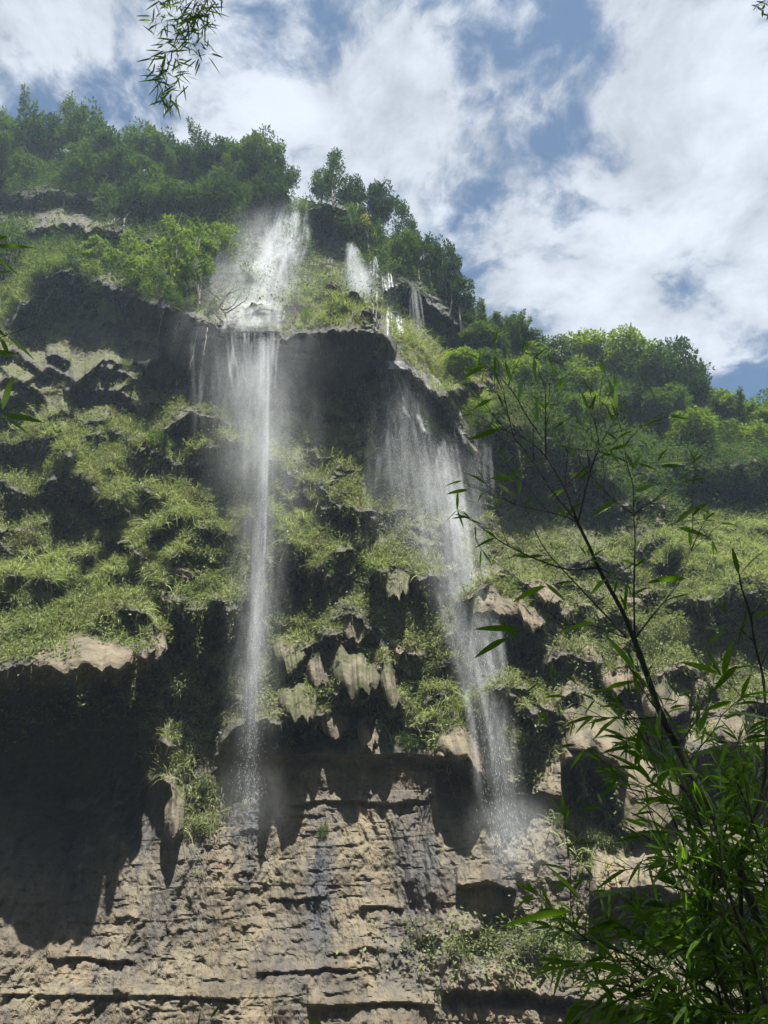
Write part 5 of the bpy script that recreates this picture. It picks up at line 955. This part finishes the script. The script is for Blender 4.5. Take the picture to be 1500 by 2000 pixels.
# dense clump filling the lower right corner
CP = [([(1560, 2120), (1530, 1900), (1500, 1750), (1480, 1650)], 'bamboo shoot crowding the right edge in the lower corner'), ([(1480, 2120), (1470, 1900), (1440, 1800), (1415, 1720)], 'dark bamboo culm left of the thick one in the lower right corner'), ([(1420, 2120), (1410, 1960), (1380, 1860), (1340, 1790), (1290, 1760)], 'arching bamboo stem reaching left over the creeper band'),
      ([(1400, 2120), (1350, 1990), (1290, 1900), (1220, 1860), (1150, 1840), (1100, 1796)], 'low bamboo spray spreading left along the bottom right'), ([(1440, 2140), (1390, 2020), (1330, 1960), (1260, 1930), (1200, 1925)], 'lowest bamboo spray at the bottom edge, right of centre'), ([(1530, 2120), (1540, 1950), (1530, 1850), (1550, 1700)], 'leafy bamboo stem half outside the right edge')]
CP += [([(1520, 2140), (1460, 1960), (1400, 1800), (1340, 1660), (1290, 1540), (1262, 1430)], 'thin straight bamboo stem rising parallel to the thick culm, lower right'), ([(1540, 2100), (1480, 1900), (1430, 1760), (1380, 1640), (1350, 1560), (1335, 1480)], 'thin dark bamboo stem crossing behind the thick culm'), ([(1600, 2000), (1540, 1800), (1500, 1640), (1475, 1500), (1470, 1420)], 'bamboo stem close to the right edge reaching the grey rock slab'),
       ([(1500, 2140), (1440, 2000), (1400, 1900), (1385, 1800), (1395, 1700), (1420, 1610)], 'upright leafy bamboo stem behind the thick culm, lower right'), ([(1560, 2140), (1480, 2030), (1420, 1960), (1340, 1900), (1290, 1850)], 'bamboo stem bending left across the lower right corner'),
       ([(1380, 2150), (1330, 2080), (1290, 2000), (1230, 1980)], 'short leafy bamboo shoot at the bottom edge beneath the others'), ([(1570, 1900), (1500, 1700), (1470, 1600), (1440, 1530)], 'leafy bamboo stem leaning in from the right edge at mid height of the clump')]
for cpts, lb in CP:
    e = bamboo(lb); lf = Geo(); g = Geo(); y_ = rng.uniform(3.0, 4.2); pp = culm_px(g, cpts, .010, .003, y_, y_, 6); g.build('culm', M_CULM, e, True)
    for j in range(2, len(pp), 2):
        d = unit(unit(pp[j] - pp[j - 1]) * .6 + rng.normal(size=3) * np.array([.9, .5, .6]) + np.array([-.15, 0, .05])); L = rng.uniform(.15, .5); q = pp[j] + d * L
        g = Geo(); g.tube(np.linspace(pp[j], q, 5) + rng.normal(size=(5, 3)) * .006, np.linspace(.0028, .0012, 5), 4); g.build('branch', M_TWIG, e, True)
        for f in (.15, .3, .4, .5, .6, .7, .8, .9, 1.0, 1.0, 1.0): tipleaves(lf, pp[j] + d * L * f, d, 1 + int(rng.random() < .45), (.07, .15))
        tipleaves(lf, pp[j], d, 2, (.07, .13))
    lf.build('foliage', M_BAM, e, True)
# leaves reaching in at the left edge
e = bamboo('bamboo twigs reaching in from outside the left edge, two tiers of broad leaves'); lf = Geo()
for b_ in [[(-120, 700), (-40, 680), (5, 656), (40, 645), (72, 634)], [(-120, 900), (-50, 850), (-5, 812), (5, 802)], [(-120, 520), (-60, 515), (-20, 500), (22, 455)]]:
    g = Geo(); culm_px(g, b_, .003, .001, 2.6, 2.6, 5); g.build('branch', M_TWIG, e, True)
for a, b in [((-30, 482), (70, 485)), ((-15, 500), (34, 538)), ((-35, 536), (25, 532)), ((16, 650), (56, 584)), ((14, 658), (62, 700)), ((0, 660), (18, 700)), ((-25, 690), (28, 690)), ((-20, 640), (8, 655)), ((5, 800), (27, 725)), ((12, 800), (106, 785)), ((6, 808), (80, 825)), ((0, 812), (54, 848)), ((-30, 470), (15, 462))]:
    leafpx(lf, a, b, 2.6, .030)
lf.build('foliage', M_BAM, e, True)
# hanging spray at the top with the crown it hangs from, overhead
e = bamboo('bamboo spray hanging dark against the clouds from above the top edge', 'hanging_bamboo'); lf = Geo()
SP = [[(400, -60), (380, 10), (360, 60), (345, 95), (318, 110), (308, 150), (318, 180), (325, 200)], [(380, -60), (330, -10), (305, 30), (300, 55)], [(430, -60), (415, 0), (405, 40), (400, 60)], [(380, 10), (372, 60), (378, 100), (400, 110)], [(345, 95), (350, 130), (345, 165)], [(400, -50), (345, 5), (340, 40)], [(410, -40), (398, 10), (385, 40)]]
for b_ in SP:
    g = Geo(); pp = culm_px(g, b_, .003, .0009, 2.7, 2.7, 5); g.build('branch', M_TWIG, e, True)
    for i_ in range(1, len(pp)):
        if proj(pp[i_])[1] < -25: continue
        for _ in range(9): bleaf(lf, pp[i_] + rng.normal(size=3) * .03, unit(pp[i_] - pp[i_ - 1]) * .5 + rng.normal(size=3) * np.array([.8, .5, .5]) + np.array([0, 0, -.35]), rng.uniform(.08, .14), .0115, .2)
for a, b in [((318, 155), (268, 160)), ((318, 155), (292, 185)), ((312, 170), (330, 215)), ((322, 195), (302, 204)), ((323, 196), (345, 207)), ((322, 200), (320, 232)), ((324, 200), (334, 228)), ((330, 180), (322, 165)), ((362, 148), (386, 157)), ((400, 20), (445, 33)), ((413, 15), (440, 14))]: leafpx(lf, a, b, 2.7, .011)
lf.build('foliage', M_BAM, e, True)
# crown of that bamboo: real leaves over the photographer's head, which keep the near bamboo in the shade
n = 34000; zz = rng.uniform(9.0, 12.5, n)
c = np.stack([rng.uniform(-5.0, 7.5, n), -4.0 + (4.0 + .29 * (zz - 1.6)) * rng.random(n), zz], 1); keep_ = fbm(c, (.45, .45, .45), 2, 70) > -.30; c = c[keep_]
V, Q = leaves(c, rand_unit(len(c)) + np.array([0, 0, -.5]), rng.uniform(.2, .34, len(c)), .07); fo = mesh('crown', V, Q, M_BAM, e)
e = bamboo('tip of a leafy branch just showing in the top right corner', 'hanging_branch'); lf = Geo(); g = Geo(); pp = culm_px(g, [(1560, -60), (1520, -10), (1490, 10), (1478, 12)], .003, .001, 2.7, 2.7, 5); g.build('branch', M_TWIG, e, True)
for i_ in range(2, len(pp)):
    for _ in range(5): bleaf(lf, pp[i_], rng.normal(size=3) + np.array([-.2, 0, -.4]), rng.uniform(.04, .07), .011, .2)
for a in ((1490, 18), (1500, 30), (1482, 8), (1503, 20)):
    for _ in range(3): bleaf(lf, P(a[0], a[1], 2.7), rng.normal(size=3), .05, .016, .1)
lf.build('foliage', M_BAM, e, True)
for lb, u_ in (('small dark sprig poking up at the bottom edge, left of centre', 385), ('tiny dark sprig at the bottom edge near the middle', 545)):
    e = bamboo(lb, 'bamboo_sprig'); lf = Geo(); g = Geo(); pp = culm_px(g, [(u_, 2110), (u_ + 3, 2030), (u_ + 2, 1990)], .003, .001, 3.5, 3.5, 5); g.build('branch', M_TWIG, e, True)
    for _ in range(12 if u_ < 500 else 5): j = int(rng.integers(1, len(pp))); bleaf(lf, pp[j] + np.array([rng.normal() * .05, 0, 0]), rng.normal(size=3) * .6 + np.array([0, 0, .8]), rng.uniform(.07, .12), .012, .2)
    lf.build('foliage', M_BAM, e, True)

# ------------------------------------------------------------------ haze
hm, t, o = mat('haze_air'); pv = t.new('ShaderNodeVolumePrincipled'); pv.inputs['Color'].default_value = (.62, .80, 1.0, 1); pv.inputs['Density'].default_value = .0007; pv.inputs['Anisotropy'].default_value = .2; t.l.new(pv.outputs[0], o.inputs[1])
hx0, hx1, hy0, hy1, hz0, hz1 = -160, 200, -45, 175, -4, 190
V = [(x, y, z) for z in (hz0, hz1) for y in (hy0, hy1) for x in (hx0, hx1)]
tag(mesh('haze', V, [[0, 2, 3, 1], [4, 5, 7, 6], [0, 1, 5, 4], [2, 6, 7, 3], [0, 4, 6, 2], [1, 3, 7, 5]], hm), 'thin blue haze filling the gorge', kind='stuff')
